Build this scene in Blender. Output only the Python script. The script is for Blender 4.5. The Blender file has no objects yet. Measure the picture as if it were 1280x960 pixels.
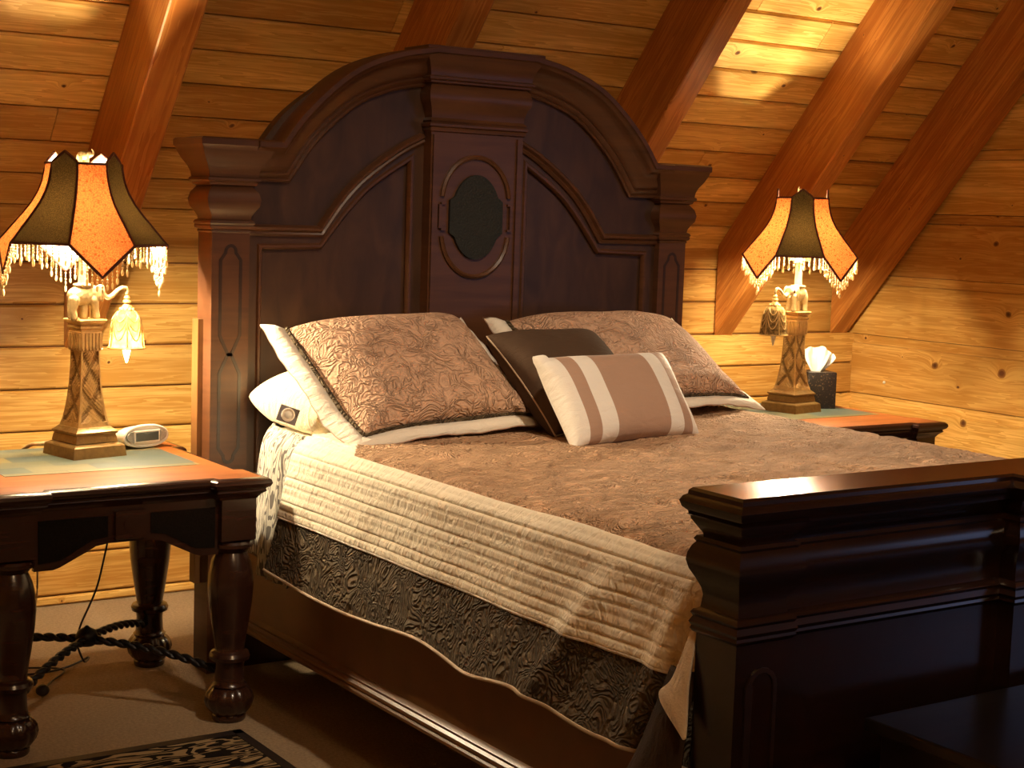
import bpy, bmesh, math, random
from mathutils import Vector, Matrix, noise
random.seed(7)
SC = bpy.context.scene
COL = SC.collection
PI = math.pi
def V(*a): return Vector(a)

# ------------------------------------------------------------------ materials
class NT:
    def __init__(s, name):
        s.m = bpy.data.materials.new(name); s.m.use_nodes = True
        s.t = s.m.node_tree; s.t.nodes.clear()
        s.out = s.t.nodes.new('ShaderNodeOutputMaterial')
    def n(s, kind, props=None, **inp):
        nd = s.t.nodes.new('ShaderNode' + kind)
        for k, v in (props or {}).items(): setattr(nd, k, v)
        for k, v in inp.items():
            key = int(k[1:]) if (k[0] == 'i' and k[1:].isdigit()) else k.replace('_', ' ')
            sock = nd.inputs[key]
            if isinstance(v, bpy.types.NodeSocket): s.t.links.new(v, sock)
            else: sock.default_value = v
        return nd
    def math(s, op, a, b=0.0, c=None):
        kw = dict(i0=a, i1=b)
        if c is not None: kw['i2'] = c
        return s.n('Math', {'operation': op}, **kw).outputs[0]
    def ramp(s, fac, stops, interp='LINEAR'):
        r = s.n('ValToRGB', Fac=fac); cr = r.color_ramp; cr.interpolation = interp
        while len(cr.elements) < len(stops): cr.elements.new(0.5)
        for e, (p, c) in zip(cr.elements, stops):
            e.position = p
            e.color = (c, c, c, 1) if isinstance(c, (int, float)) else (*c, 1)
        return r.outputs[0]
    def mix(s, f, a, b, mode='MIX'):
        nd = s.t.nodes.new('ShaderNodeMix'); nd.data_type = 'RGBA'; nd.blend_type = mode
        for sock, v in ((nd.inputs[0], f), (nd.inputs[6], a), (nd.inputs[7], b)):
            if isinstance(v, bpy.types.NodeSocket): s.t.links.new(v, sock)
            elif isinstance(v, tuple): sock.default_value = (*v, 1)
            else: sock.default_value = v
        return nd.outputs[2]
    def vmul(s, v, k): return s.n('VectorMath', {'operation': 'MULTIPLY'}, i0=v, i1=k).outputs[0]
    def vadd(s, v, k): return s.n('VectorMath', {'operation': 'ADD'}, i0=v, i1=k).outputs[0]
    def bsdf(s, color, rough=0.5, bump=None, dist=0.01, strength=1.0, **kw):
        b = s.n('BsdfPrincipled', Roughness=rough)
        if isinstance(color, tuple): b.inputs['Base Color'].default_value = (*color, 1)
        else: s.t.links.new(color, b.inputs['Base Color'])
        for k, v in kw.items():
            sock = b.inputs[k.replace('_', ' ')]
            if isinstance(v, bpy.types.NodeSocket): s.t.links.new(v, sock)
            else: sock.default_value = v
        if bump is not None:
            bp = s.n('Bump', Height=bump, Distance=dist, Strength=strength)
            s.t.links.new(bp.outputs[0], b.inputs['Normal'])
        s.t.links.new(b.outputs[0], s.out.inputs[0])
        return s.m

def pine(name, light, dark, knots=0.55, ring=1.0, rough=0.38, gl=0.35):
    """Pine / fir board. UV are metres, u along the grain; 'bid' is a random value per board."""
    s = NT(name)
    uv = s.n('UVMap').outputs[0]
    bid = s.n('Attribute', {'attribute_name': 'bid'}).outputs['Fac']
    wob = s.n('TexNoise', Vector=s.vmul(uv, (14, 14, 1)), Scale=1.0, Detail=2.0).outputs['Color']
    kuv = s.vadd(s.vmul(uv, (0.85, 1.0, 1.0)), s.vmul(wob, (0.022, 0.022, 0.0)))
    vo = s.n('TexVoronoi', {'voronoi_dimensions': '2D'}, Vector=kuv, Scale=5.2, Randomness=1.0)
    d = vo.outputs['Distance']
    sep = s.n('SeparateColor', Color=vo.outputs['Color'])
    mask = s.math('GREATER_THAN', sep.outputs[0], 1.0 - knots * 0.55)
    size = s.math('MULTIPLY_ADD', s.math('POWER', sep.outputs[1], 2.0), 0.085, 0.022)
    dn = s.math('DIVIDE', d, size)                     # 1 at knot edge
    halo = s.math('MULTIPLY', s.math('EXPONENT', s.math('MULTIPLY', dn, -0.75)), mask)
    # warp the grain round the knots
    warp = s.n('CombineXYZ', X=0.0, Y=s.math('MULTIPLY', halo, 0.09), Z=0.0).outputs[0]
    wuv = s.vadd(uv, warp)
    n1 = s.n('TexNoise', {'noise_dimensions': '3D'}, Vector=s.vmul(wuv, (0.9, 16, 1)), Scale=1.0, Detail=4.0, Roughness=0.55)
    n2 = s.n('TexNoise', Vector=s.vmul(wuv, (3.0, 110, 1)), Scale=1.0, Detail=3.0)
    wv = s.math('FRACT', s.math('MULTIPLY', n1.outputs[0], 9.0 * ring))
    g = s.math('MULTIPLY_ADD', n1.outputs[0], 0.62, s.math('MULTIPLY', wv, 0.24))
    g = s.math('ADD', g, s.math('MULTIPLY', n2.outputs[0], 0.22))
    base = s.ramp(g, [(0.38, light), (0.62, dark)])
    tone = s.math('MULTIPLY_ADD', bid, 0.42, 0.76)
    base = s.mix(1.0, base, s.n('CombineColor', Red=tone, Green=s.math('POWER', tone, 1.35), Blue=s.math('POWER', tone, 1.6)).outputs[0], 'MULTIPLY')
    blotch = s.n('TexNoise', Vector=s.vmul(uv, (1.3, 3.5, 1)), Scale=1.0, Detail=2.0).outputs[0]
    base = s.mix(s.ramp(blotch, [(0.45, 0.0), (0.7, 0.45)]), base, tuple(c * 0.72 for c in dark))
    base = s.mix(s.math('MULTIPLY', s.ramp(dn, [(0.9, 1.0), (2.4, 0.0)]), s.math('MULTIPLY', mask, 0.65)), base, (0.22, 0.075, 0.015))
    core = s.math('MULTIPLY', s.ramp(dn, [(0.35, 1.0), (1.0, 0.0)]), mask)
    base = s.mix(s.math('MULTIPLY', core, 0.92), base, (0.075, 0.018, 0.005))
    h = s.math('ADD', s.math('MULTIPLY', n2.outputs[0], 0.3), s.math('MULTIPLY', core, -0.6))
    return s.bsdf(base, rough, bump=h, dist=0.002, strength=0.5, Specular_IOR_Level=gl)

def dark_wood(name, a, b, rough=0.3, scale=(3, 3, 40), coat=0.35, spec=0.5):
    s = NT(name)
    co = s.n('TexCoord').outputs['Object']
    n1 = s.n('TexNoise', Vector=s.vmul(co, scale), Scale=1.0, Detail=5.0, Distortion=0.6)
    n2 = s.n('TexNoise', Vector=s.vmul(co, (6, 6, 6)), Scale=1.0, Detail=3.0)
    c = s.mix(s.ramp(n1.outputs[0], [(0.3, 0.0), (0.7, 1.0)]), a, b)
    c = s.mix(s.math('MULTIPLY', n2.outputs[0], 0.5), c, tuple(x * 0.55 for x in a))
    return s.bsdf(c, rough, bump=n1.outputs[0], dist=0.001, strength=0.3, Coat_Weight=coat, Coat_Roughness=0.18, Specular_IOR_Level=spec)

def plain(name, col, rough=0.5, nscale=0, namp=0.25, bdist=0.0, **kw):
    s = NT(name)
    if not nscale: return s.bsdf(col, rough, **kw)
    co = s.n('TexCoord').outputs['Object']
    n = s.n('TexNoise', Vector=co, Scale=nscale, Detail=4.0)
    c = s.mix(n.outputs[0], tuple(x * (1 - namp) for x in col), tuple(min(1, x * (1 + namp)) for x in col))
    return s.bsdf(c, rough, bump=n.outputs[0] if bdist else None, dist=bdist or 0.01, **kw)

def cloth(name, col, kind='meander', dist=0.006, rough=0.85, sheen=0.2, scale=1.0):
    """Quilted cloth: a meandering stitched relief, or plain soft wrinkles."""
    s = NT(name)
    co = s.n('TexCoord').outputs['Object']
    if kind == 'meander':
        w = s.n('TexNoise', Vector=co, Scale=13.0 * scale, Detail=2.0, Distortion=1.6)
        f = s.math('ABSOLUTE', s.math('SUBTRACT', s.math('FRACT', s.math('MULTIPLY', w.outputs[0], 7.0)), 0.5))
        h = s.math('POWER', s.math('MULTIPLY', f, 2.0), 0.6)
        h = s.math('SUBTRACT', 1.0, h)
        h = s.math('ADD', h, s.math('MULTIPLY', s.n('TexNoise', Vector=co, Scale=70.0, Detail=2.0).outputs[0], 0.5))
    elif kind == 'pucker':
        w = s.n('TexNoise', Vector=s.vmul(co, (26.0, 52.0, 26.0)), Scale=1.0, Detail=2.0, Distortion=0.7)
        h = s.math('ADD', w.outputs[0], s.math('MULTIPLY', s.n('TexNoise', Vector=co, Scale=9.0, Detail=2.0).outputs[0], 0.8))
    elif kind == 'wave':
        w = s.n('TexNoise', Vector=s.vmul(co, (1.0, 1.7, 1.0)), Scale=9.0, Detail=3.0, Distortion=2.4)
        f = s.math('ABSOLUTE', s.math('SUBTRACT', s.math('FRACT', s.math('MULTIPLY', w.outputs[0], 5.0)), 0.5))
        h = s.math('ADD', s.math('MULTIPLY', f, 1.6), s.math('MULTIPLY', s.n('TexNoise', Vector=co, Scale=90.0, Detail=2.0).outputs[0], 0.5))
    else:
        h = s.math('ADD', s.n('TexNoise', Vector=s.vmul(co, (1, 2.5, 1)), Scale=14.0, Detail=4.0, Distortion=0.8).outputs[0],
                   s.math('MULTIPLY', s.n('TexNoise', Vector=co, Scale=220.0, Detail=1.0).outputs[0], 0.12))
    v = s.n('TexNoise', Vector=co, Scale=5.0, Detail=2.0).outputs[0]
    c = s.mix(v, tuple(x * 0.9 for x in col), tuple(min(1, x * 1.08) for x in col))
    return s.bsdf(c, rough, bump=h, dist=dist, Sheen_Weight=sheen, Sheen_Roughness=0.5, Specular_IOR_Level=0.25)

def emit(name, col, k):
    s = NT(name)
    e = s.n('Emission', Strength=k); e.inputs[0].default_value = (*col, 1)
    s.t.links.new(e.outputs[0], s.out.inputs[0]); return s.m

def shade_cloth(name, col, trans, k, weave=260.0, spots=False):
    s = NT(name)
    co = s.n('TexCoord').outputs['Object']
    n = s.n('TexNoise', Vector=co, Scale=weave, Detail=1.0).outputs[0]
    f = s.ramp(n, [(0.38, 0.0), (0.62, 1.0)])
    c1 = s.mix(f, tuple(x * 0.55 for x in col), tuple(min(1, x * 1.25) for x in col))
    c2 = s.mix(f, tuple(x * 0.55 for x in trans), tuple(min(1, x * 1.25) for x in trans))
    if spots:
        v = s.n('TexVoronoi', Vector=co, Scale=62.0).outputs['Distance']
        m = s.ramp(v, [(0.20, 0.9), (0.28, 0.0)])
        c1 = s.mix(m, c1, (0.25, 0.05, 0.0)); c2 = s.mix(m, c2, (0.3, 0.06, 0.01))
    d = s.n('BsdfDiffuse', Color=c1); t = s.n('BsdfTranslucent', Color=c2)
    mx = s.n('MixShader', Fac=k, i1=d.outputs[0], i2=t.outputs[0])
    s.t.links.new(mx.outputs[0], s.out.inputs[0]); return s.m

def glass_bead(name, col, tr=0.5):
    s = NT(name)
    d = s.n('BsdfGlossy', Roughness=0.15); d.inputs[0].default_value = (*col, 1)
    t = s.n('BsdfTranslucent'); t.inputs[0].default_value = (*col, 1)
    df = s.n('BsdfDiffuse'); df.inputs[0].default_value = (*col, 1)
    m1 = s.n('MixShader', Fac=0.5, i1=t.outputs[0], i2=df.outputs[0])
    m2 = s.n('MixShader', Fac=0.2, i1=m1.outputs[0], i2=d.outputs[0])
    s.t.links.new(m2.outputs[0], s.out.inputs[0]); return s.m

M = {}
M['pine'] = pine('pine_boards', (0.82, 0.51, 0.155), (0.57, 0.29, 0.06), knots=0.7)
M['pine_ceiling'] = pine('pine_ceiling_boards', (0.86, 0.55, 0.17), (0.60, 0.32, 0.07), knots=0.8)
M['rafter'] = pine('fir_rafter', (0.62, 0.265, 0.06), (0.40, 0.135, 0.022), knots=0.12, ring=0.7, rough=0.36)
M['groove'] = plain('board_groove', (0.20, 0.08, 0.018), 0.8)
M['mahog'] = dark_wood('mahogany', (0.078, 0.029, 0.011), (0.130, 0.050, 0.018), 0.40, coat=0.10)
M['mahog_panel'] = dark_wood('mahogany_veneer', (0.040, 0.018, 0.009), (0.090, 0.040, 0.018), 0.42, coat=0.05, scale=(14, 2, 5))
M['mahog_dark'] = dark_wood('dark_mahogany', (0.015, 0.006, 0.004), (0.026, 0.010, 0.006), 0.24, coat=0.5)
M['inlay'] = dark_wood('inlay_band', (0.022, 0.010, 0.006), (0.035, 0.015, 0.008), 0.4)
M['table_top'] = dark_wood('cherry_table_top', (0.24, 0.070, 0.014), (0.36, 0.115, 0.022), 0.6, scale=(4, 30, 4), coat=0.0, spec=0.15)
M['table_dark'] = dark_wood('table_dark_wood', (0.028, 0.010, 0.006), (0.050, 0.017, 0.009), 0.25, coat=0.35)
M['woven'] = plain('woven_panel', (0.009, 0.006, 0.004), 0.9, 180, 0.6, 0.002, Specular_IOR_Level=0.08)
M['medallion'] = plain('medallion_leather', (0.010, 0.013, 0.010), 0.55, 160, 0.7, 0.003)
M['iron'] = plain('wrought_iron', (0.012, 0.010, 0.009), 0.45, Metallic=0.6)
M['chest'] = dark_wood('black_stained_wood', (0.010, 0.008, 0.007), (0.022, 0.017, 0.014), 0.35, scale=(3, 30, 30), coat=0.2)
M['taupe'] = cloth('taupe_quilted_cloth', (0.76, 0.465, 0.27), 'wave', 0.024, sheen=0.0)
M['taupe_sham'] = cloth('taupe_sham_cloth', (0.60, 0.37, 0.235), 'meander', 0.007, sheen=0.0)
M['cream_q'] = cloth('cream_channel_cloth', (0.90, 0.80, 0.60), 'pucker', 0.008)
M['cream'] = cloth('cream_cloth', (0.84, 0.76, 0.62), 'plain', 0.008)
M['cream_warm'] = cloth('cream_pillowcase', (0.80, 0.68, 0.44), 'plain', 0.012)
M['brown_q'] = cloth('brown_quilted_border', (0.125, 0.088, 0.048), 'meander', 0.016, scale=0.9, sheen=0.0)
M['brown_cl'] = cloth('dark_brown_cloth', (0.075, 0.043, 0.024), 'plain', 0.004, sheen=0.0)
M['lining'] = cloth('quilt_lining', (0.045, 0.027, 0.015), 'plain', 0.004, sheen=0.0)
M['piping'] = plain('tan_piping', (0.55, 0.42, 0.28), 0.7)
M['taupe_plain'] = cloth('taupe_satin', (0.42, 0.265, 0.18), 'plain', 0.003, rough=0.6)
M['white_cl'] = cloth('ivory_satin', (0.82, 0.76, 0.66), 'plain', 0.005, rough=0.6)
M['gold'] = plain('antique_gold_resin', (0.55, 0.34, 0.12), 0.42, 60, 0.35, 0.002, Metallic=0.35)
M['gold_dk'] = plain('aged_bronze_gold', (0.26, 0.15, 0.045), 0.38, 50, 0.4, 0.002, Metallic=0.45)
M['ivory'] = plain('ivory_resin', (0.42, 0.31, 0.15), 0.5, 70, 0.25, 0.003)
M['gem'] = plain('dark_red_gem', (0.05, 0.008, 0.006), 0.15)
M['sh_orange'] = shade_cloth('orange_shade_cloth', (0.62, 0.19, 0.065), (0.72, 0.215, 0.060), 0.36, spots=True)
M['sh_brown'] = shade_cloth('olive_brown_shade_cloth', (0.085, 0.058, 0.022), (0.06, 0.036, 0.011), 0.18, weave=330)
M['sh_lining'] = shade_cloth('white_shade_lining', (0.85, 0.80, 0.68), (0.8, 0.7, 0.55), 0.22, weave=900)
M['sh_trim'] = plain('maroon_braid', (0.10, 0.025, 0.012), 0.8, 400, 0.5, 0.002)
M['bead'] = glass_bead('crystal_beads', (0.62, 0.47, 0.27))
M['bulb'] = emit('lit_lamp_bulb', (1.0, 0.80, 0.52), 2500.0)
M['bulb_small'] = emit('lit_candle_bulb', (1.0, 0.79, 0.52), 750.0)
M['bulb_off'] = plain('unlit_candle_bulb', (0.75, 0.68, 0.55), 0.1)
M['swag_glass'] = shade_cloth('frosted_amber_glass', (0.36, 0.20, 0.07), (0.16, 0.085, 0.026), 0.35, weave=80)
M['swag_unlit'] = shade_cloth('unlit_amber_glass', (0.25, 0.16, 0.06), (0.2, 0.12, 0.04), 0.2, weave=80)  # same bell glass, recoloured darker so the swag lamp looks unlit
M['white_plastic'] = plain('white_plastic', (0.80, 0.76, 0.66), 0.35)
M['grey_plastic'] = plain('grey_plastic', (0.33, 0.32, 0.28), 0.5, 300, 0.5, 0.001)
M['lcd'] = plain('clock_display', (0.035, 0.04, 0.03), 0.15)
M['tissue'] = plain('tissue_paper', (0.62, 0.61, 0.55), 0.9, 30, 0.04, 0.004)
M['tag'] = plain('grey_tag', (0.20, 0.18, 0.19), 0.6, 120, 0.3)
M['cord_dark'] = plain('black_cord', (0.02, 0.012, 0.01), 0.5)
M['cord_light'] = plain('tan_cord', (0.45, 0.30, 0.13), 0.5)
M['brass'] = plain('rail_brown_paint', (0.17, 0.075, 0.022), 0.35, 8, 0.3)

def m_slate():
    s = NT('slate_tiles')
    co = s.n('TexCoord').outputs['Object']
    br = s.n('TexBrick', {'offset': 0.5, 'squash': 1.0}, Vector=co, Scale=1.0)
    br.inputs['Color1'].default_value = (0.035, 0.062, 0.066, 1); br.inputs['Color2'].default_value = (0.19, 0.145, 0.05, 1)
    br.inputs['Mortar'].default_value = (0.07, 0.065, 0.045, 1)
    br.inputs['Mortar Size'].default_value = 0.0016; br.inputs['Brick Width'].default_value = 0.2; br.inputs['Row Height'].default_value = 0.1
    n = s.n('TexNoise', Vector=co, Scale=9.0, Detail=5.0).outputs[0]
    c = s.mix(s.ramp(n, [(0.35, 0.0), (0.8, 0.45)]), br.outputs[0], (0.075, 0.085, 0.05))
    return s.bsdf(c, 0.55, bump=n, dist=0.002, Specular_IOR_Level=0.25)
M['slate'] = m_slate()
def m_carpet():
    s = NT('beige_carpet')
    co = s.n('TexCoord').outputs['Object']
    n = s.n('TexNoise', Vector=co, Scale=95.0, Detail=4.0, Roughness=0.8).outputs[0]
    n2 = s.n('TexNoise', Vector=co, Scale=3.0, Detail=3.0).outputs[0]
    c = s.mix(n, (0.10, 0.065, 0.032), (0.86, 0.62, 0.38))
    c = s.mix(s.math('MULTIPLY', n2, 0.4), c, (0.24, 0.18, 0.11))
    return s.bsdf(c, 0.95, bump=n, dist=0.012, Specular_IOR_Level=0.1)
M['carpet'] = m_carpet()
def m_zebra(name, sc, ca, cb, thr=0.5, vec=(1, 1, 1)):
    s = NT(name)
    co = s.vmul(s.n('TexCoord').outputs['Object'], vec)
    w = s.n('TexNoise', Vector=co, Scale=sc, Detail=1.5, Distortion=1.1).outputs[0]
    f = s.math('ABSOLUTE', s.math('SUBTRACT', s.math('FRACT', s.math('MULTIPLY', w, 9.0)), 0.5))
    m = s.ramp(f, [(thr * 0.5 - 0.02, 1.0), (thr * 0.5 + 0.02, 0.0)])
    c = s.mix(m, ca, cb)
    n = s.n('TexNoise', Vector=co, Scale=200.0, Detail=2.0).outputs[0]
    return s.bsdf(c, 0.9, bump=n, dist=0.004, Specular_IOR_Level=0.15)
M['zebra_rug'] = m_zebra('zebra_rug_pile', 3.2, (0.42, 0.30, 0.15), (0.008, 0.005, 0.004), 0.6, (1.1, 4.2, 1))
M['zebra_sheet'] = m_zebra('zebra_striped_sheet', 6.0, (0.75, 0.70, 0.58), (0.20, 0.18, 0.16), 0.42, (2.0, 3.4, 0.55))
def m_specks(name, base, dot):
    s = NT(name)
    co = s.n('TexCoord').outputs['Object']
    n = s.n('TexNoise', Vector=co, Scale=120.0, Detail=2.0).outputs[0]
    c = s.mix(s.ramp(n, [(0.60, 0.0), (0.68, 1.0)]), base, dot)
    return s.bsdf(c, 0.4)
M['specks'] = m_specks('black_speckled_leather', (0.012, 0.008, 0.006), (0.14, 0.09, 0.05))

# ------------------------------------------------------------------ object helpers
def obj(name, bm, mat, parent=None, loc=None, rotz=0.0, smooth=None):
    me = bpy.data.meshes.new(name)
    bmesh.ops.recalc_face_normals(bm, faces=bm.faces) if smooth != 'keep' else None
    bm.to_mesh(me); bm.free()
    if smooth == 'keep': smooth = 40
    if smooth is not None:
        for p in me.polygons: p.use_smooth = True
        me.set_sharp_from_angle(angle=math.radians(smooth))
    for mm in (mat if isinstance(mat, (list, tuple)) else [mat]): me.materials.append(mm)
    o = bpy.data.objects.new(name, me); COL.objects.link(o)
    if parent is not None: o.parent = parent
    if loc is not None: o.location = loc
    o.rotation_euler.z = rotz
    return o
def thing(name, label, cat, loc=(0, 0, 0), rotz=0.0, group=None):
    o = bpy.data.objects.new(name, None); COL.objects.link(o)
    o.location = loc; o.rotation_euler.z = rotz; o.empty_display_size = 0.05
    o['label'] = label; o['category'] = cat
    if group: o['group'] = group
    return o
def tag(o, label, cat, group=None):
    o['label'] = label; o['category'] = cat
    if group: o['group'] = group
    return o
def struct(o): o['kind'] = 'structure'; return o
def dup_tree(root, loc, rotz, label):
    def cp(o, par):
        c = o.copy(); COL.objects.link(c); c.parent = par
        for ch in list(o.children): cp(ch, c)
        return c
    r = cp(root, None); r.location = loc; r.rotation_euler.z = rotz; r['label'] = label
    return r
def box(bm, x0, x1, y0, y1, z0, z1, mat=None, mi=0):
    vs = [bm.verts.new((x, y, z)) for x in (x0, x1) for y in (y0, y1) for z in (z0, z1)]
    if mat is not None:
        for v in vs: v.co = mat @ v.co
    fs = []
    for q in ((0, 1, 3, 2), (4, 6, 7, 5), (0, 4, 5, 1), (2, 3, 7, 6), (0, 2, 6, 4), (1, 5, 7, 3)):
        f = bm.faces.new([vs[i] for i in q]); f.material_index = mi; fs.append(f)
    return vs, fs
def bbox(x0, x1, y0, y1, z0, z1, bev=0.004):
    bm = bmesh.new(); box(bm, x0, x1, y0, y1, z0, z1)
    if bev: bmesh.ops.bevel(bm, geom=bm.edges[:], offset=bev, segments=2, affect='EDGES', profile=0.6)
    return bm
def lathe(bm, prof, seg=32, c=(0, 0, 0), flute=None, mi=0):
    rings = []
    for z, r in prof:
        ring = []
        for k in range(seg):
            a = 2 * PI * k / seg; rr = r
            if flute: rr = r * flute(a, z)
            ring.append(bm.verts.new((c[0] + rr * math.cos(a), c[1] + rr * math.sin(a), c[2] + z)))
        rings.append(ring)
    for a, b in zip(rings, rings[1:]):
        for k in range(seg):
            f = bm.faces.new((a[k], a[(k + 1) % seg], b[(k + 1) % seg], b[k])); f.material_index = mi
    for ring in (rings[0], rings[-1]):
        try: bm.faces.new(ring).material_index = mi
        except ValueError: pass
    return bm
def tube(bm, pts, r, seg=8, mi=0):
    pts = [Vector(p) for p in pts]; rings = []
    up = V(0, 0, 1)
    for i, p in enumerate(pts):
        t = (pts[min(i + 1, len(pts) - 1)] - pts[max(i - 1, 0)]).normalized()
        a = t.cross(up)
        if a.length < 0.05: a = t.cross(V(1, 0, 0))
        a.normalize(); b = t.cross(a)
        rr = r(i / (len(pts) - 1)) if callable(r) else r
        rings.append([bm.verts.new(p + a * math.cos(2 * PI * k / seg) * rr + b * math.sin(2 * PI * k / seg) * rr) for k in range(seg)])
    for a, b in zip(rings, rings[1:]):
        for k in range(seg): bm.faces.new((a[k], a[(k + 1) % seg], b[(k + 1) % seg], b[k])).material_index = mi
    bm.faces.new(rings[0]).material_index = mi; bm.faces.new(rings[-1]).material_index = mi
    return bm
def spline(pts, n=12):
    P = [Vector(p) for p in pts]; P = [P[0] * 2 - P[1]] + P + [P[-1] * 2 - P[-2]]; out = []
    for i in range(1, len(P) - 2):
        for k in range(n):
            t = k / n; a, b, c, d = P[i - 1:i + 3]
            out.append(0.5 * ((2 * b) + (c - a) * t + (2 * a - 5 * b + 4 * c - d) * t * t + (3 * b - a - 3 * c + d) * t ** 3))
    out.append(P[-2]); return out
def miter(path, closed):
    n = len(path); res = []
    for i in range(n):
        p = path[i]
        a = path[i - 1] if (i > 0 or closed) else None
        b = path[(i + 1) % n] if (i < n - 1 or closed) else None
        ns = []
        for u, v in ((a, p), (p, b)):
            if u is None or v is None: continue
            d = (v[0] - u[0], v[1] - u[1]); l = math.hypot(*d) or 1
            ns.append((d[1] / l, -d[0] / l))
        if len(ns) == 1: res.append(ns[0]); continue
        mx, my = ns[0][0] + ns[1][0], ns[0][1] + ns[1][1]; l2 = (mx * mx + my * my) / 2
        l2 = max(l2, 0.35)
        res.append((mx / l2, my / l2))
    return res
def sweep_z(bm, path, prof, mi=0):
    """Stacked outline: closed CCW plan path, profile of (z, outward offset)."""
    nrm = miter(path, True); rings = []
    for z, o in prof:
        rings.append([bm.verts.new((p[0] + n[0] * o, p[1] + n[1] * o, z)) for p, n in zip(path, nrm)])
    k = len(path)
    for a, b in zip(rings, rings[1:]):
        for i in range(k): bm.faces.new((a[i], a[(i + 1) % k], b[(i + 1) % k], b[i])).material_index = mi
    bm.faces.new(rings[0]).material_index = mi; bm.faces.new(rings[-1]).material_index = mi
    return bm
def sweep_xz(bm, path, sect, closed=False, mi=0):
    """Moulding on a face looking to -Y: path of (x, z); section closed loop of (n, y)."""
    nrm = miter(path, closed); rings = []
    for p, n in zip(path, nrm):
        rings.append([bm.verts.new((p[0] + n[0] * s[0], s[1], p[1] + n[1] * s[0])) for s in sect])
    k = len(sect); N = len(path)
    for i in range(N if closed else N - 1):
        a, b = rings[i], rings[(i + 1) % N]
        for j in range(k): bm.faces.new((a[j], a[(j + 1) % k], b[(j + 1) % k], b[j])).material_index = mi
    if not closed: bm.faces.new(rings[0]); bm.faces.new(rings[-1])
    return bm
def plate_xz(bm, outer, y0, y1, holes=()):
    edges = []
    for loop in (outer, *holes):
        vs = [bm.verts.new((x, y0, z)) for x, z in loop]
        edges += [bm.edges.new((vs[i], vs[(i + 1) % len(vs)])) for i in range(len(vs))]
    r = bmesh.ops.triangle_fill(bm, edges=edges, use_beauty=True)
    fs = [g for g in r['geom'] if isinstance(g, bmesh.types.BMFace)]
    e = bmesh.ops.extrude_face_region(bm, geom=fs)
    for g in e['geom']:
        if isinstance(g, bmesh.types.BMVert): g.co.y = y1
    return bm
def blob(name, parts, mat, parent, voxel=0.003, loc=None):
    """One continuous surface grown from tapered limbs: parts = list of [(point, radius), ...] chains or ('e', centre, radii, rot)."""
    bm = bmesh.new()
    for ch in parts:
        if ch[0] == 'e':
            m = Matrix.Translation(Vector(ch[1])) @ (ch[3] if len(ch) > 3 else Matrix()) @ Matrix.Diagonal((*ch[2], 1))
            bmesh.ops.create_icosphere(bm, subdivisions=3, radius=1, matrix=m); continue
        for (p, r), (q, s) in zip(ch, ch[1:]):
            p, q = Vector(p), Vector(q); n = max(2, int((q - p).length / (min(r, s) * 0.45)))
            for i in range(n + 1):
                t = i / n
                bmesh.ops.create_icosphere(bm, subdivisions=2, radius=r + (s - r) * t, matrix=Matrix.Translation(p.lerp(q, t)))
    o = obj(name, bm, mat, parent, loc)
    rm = o.modifiers.new('r', 'REMESH'); rm.mode = 'VOXEL'; rm.voxel_size = voxel; rm.use_smooth_shade = True
    sm = o.modifiers.new('s', 'SMOOTH'); sm.iterations = 3; sm.factor = 0.6
    return o

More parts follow.
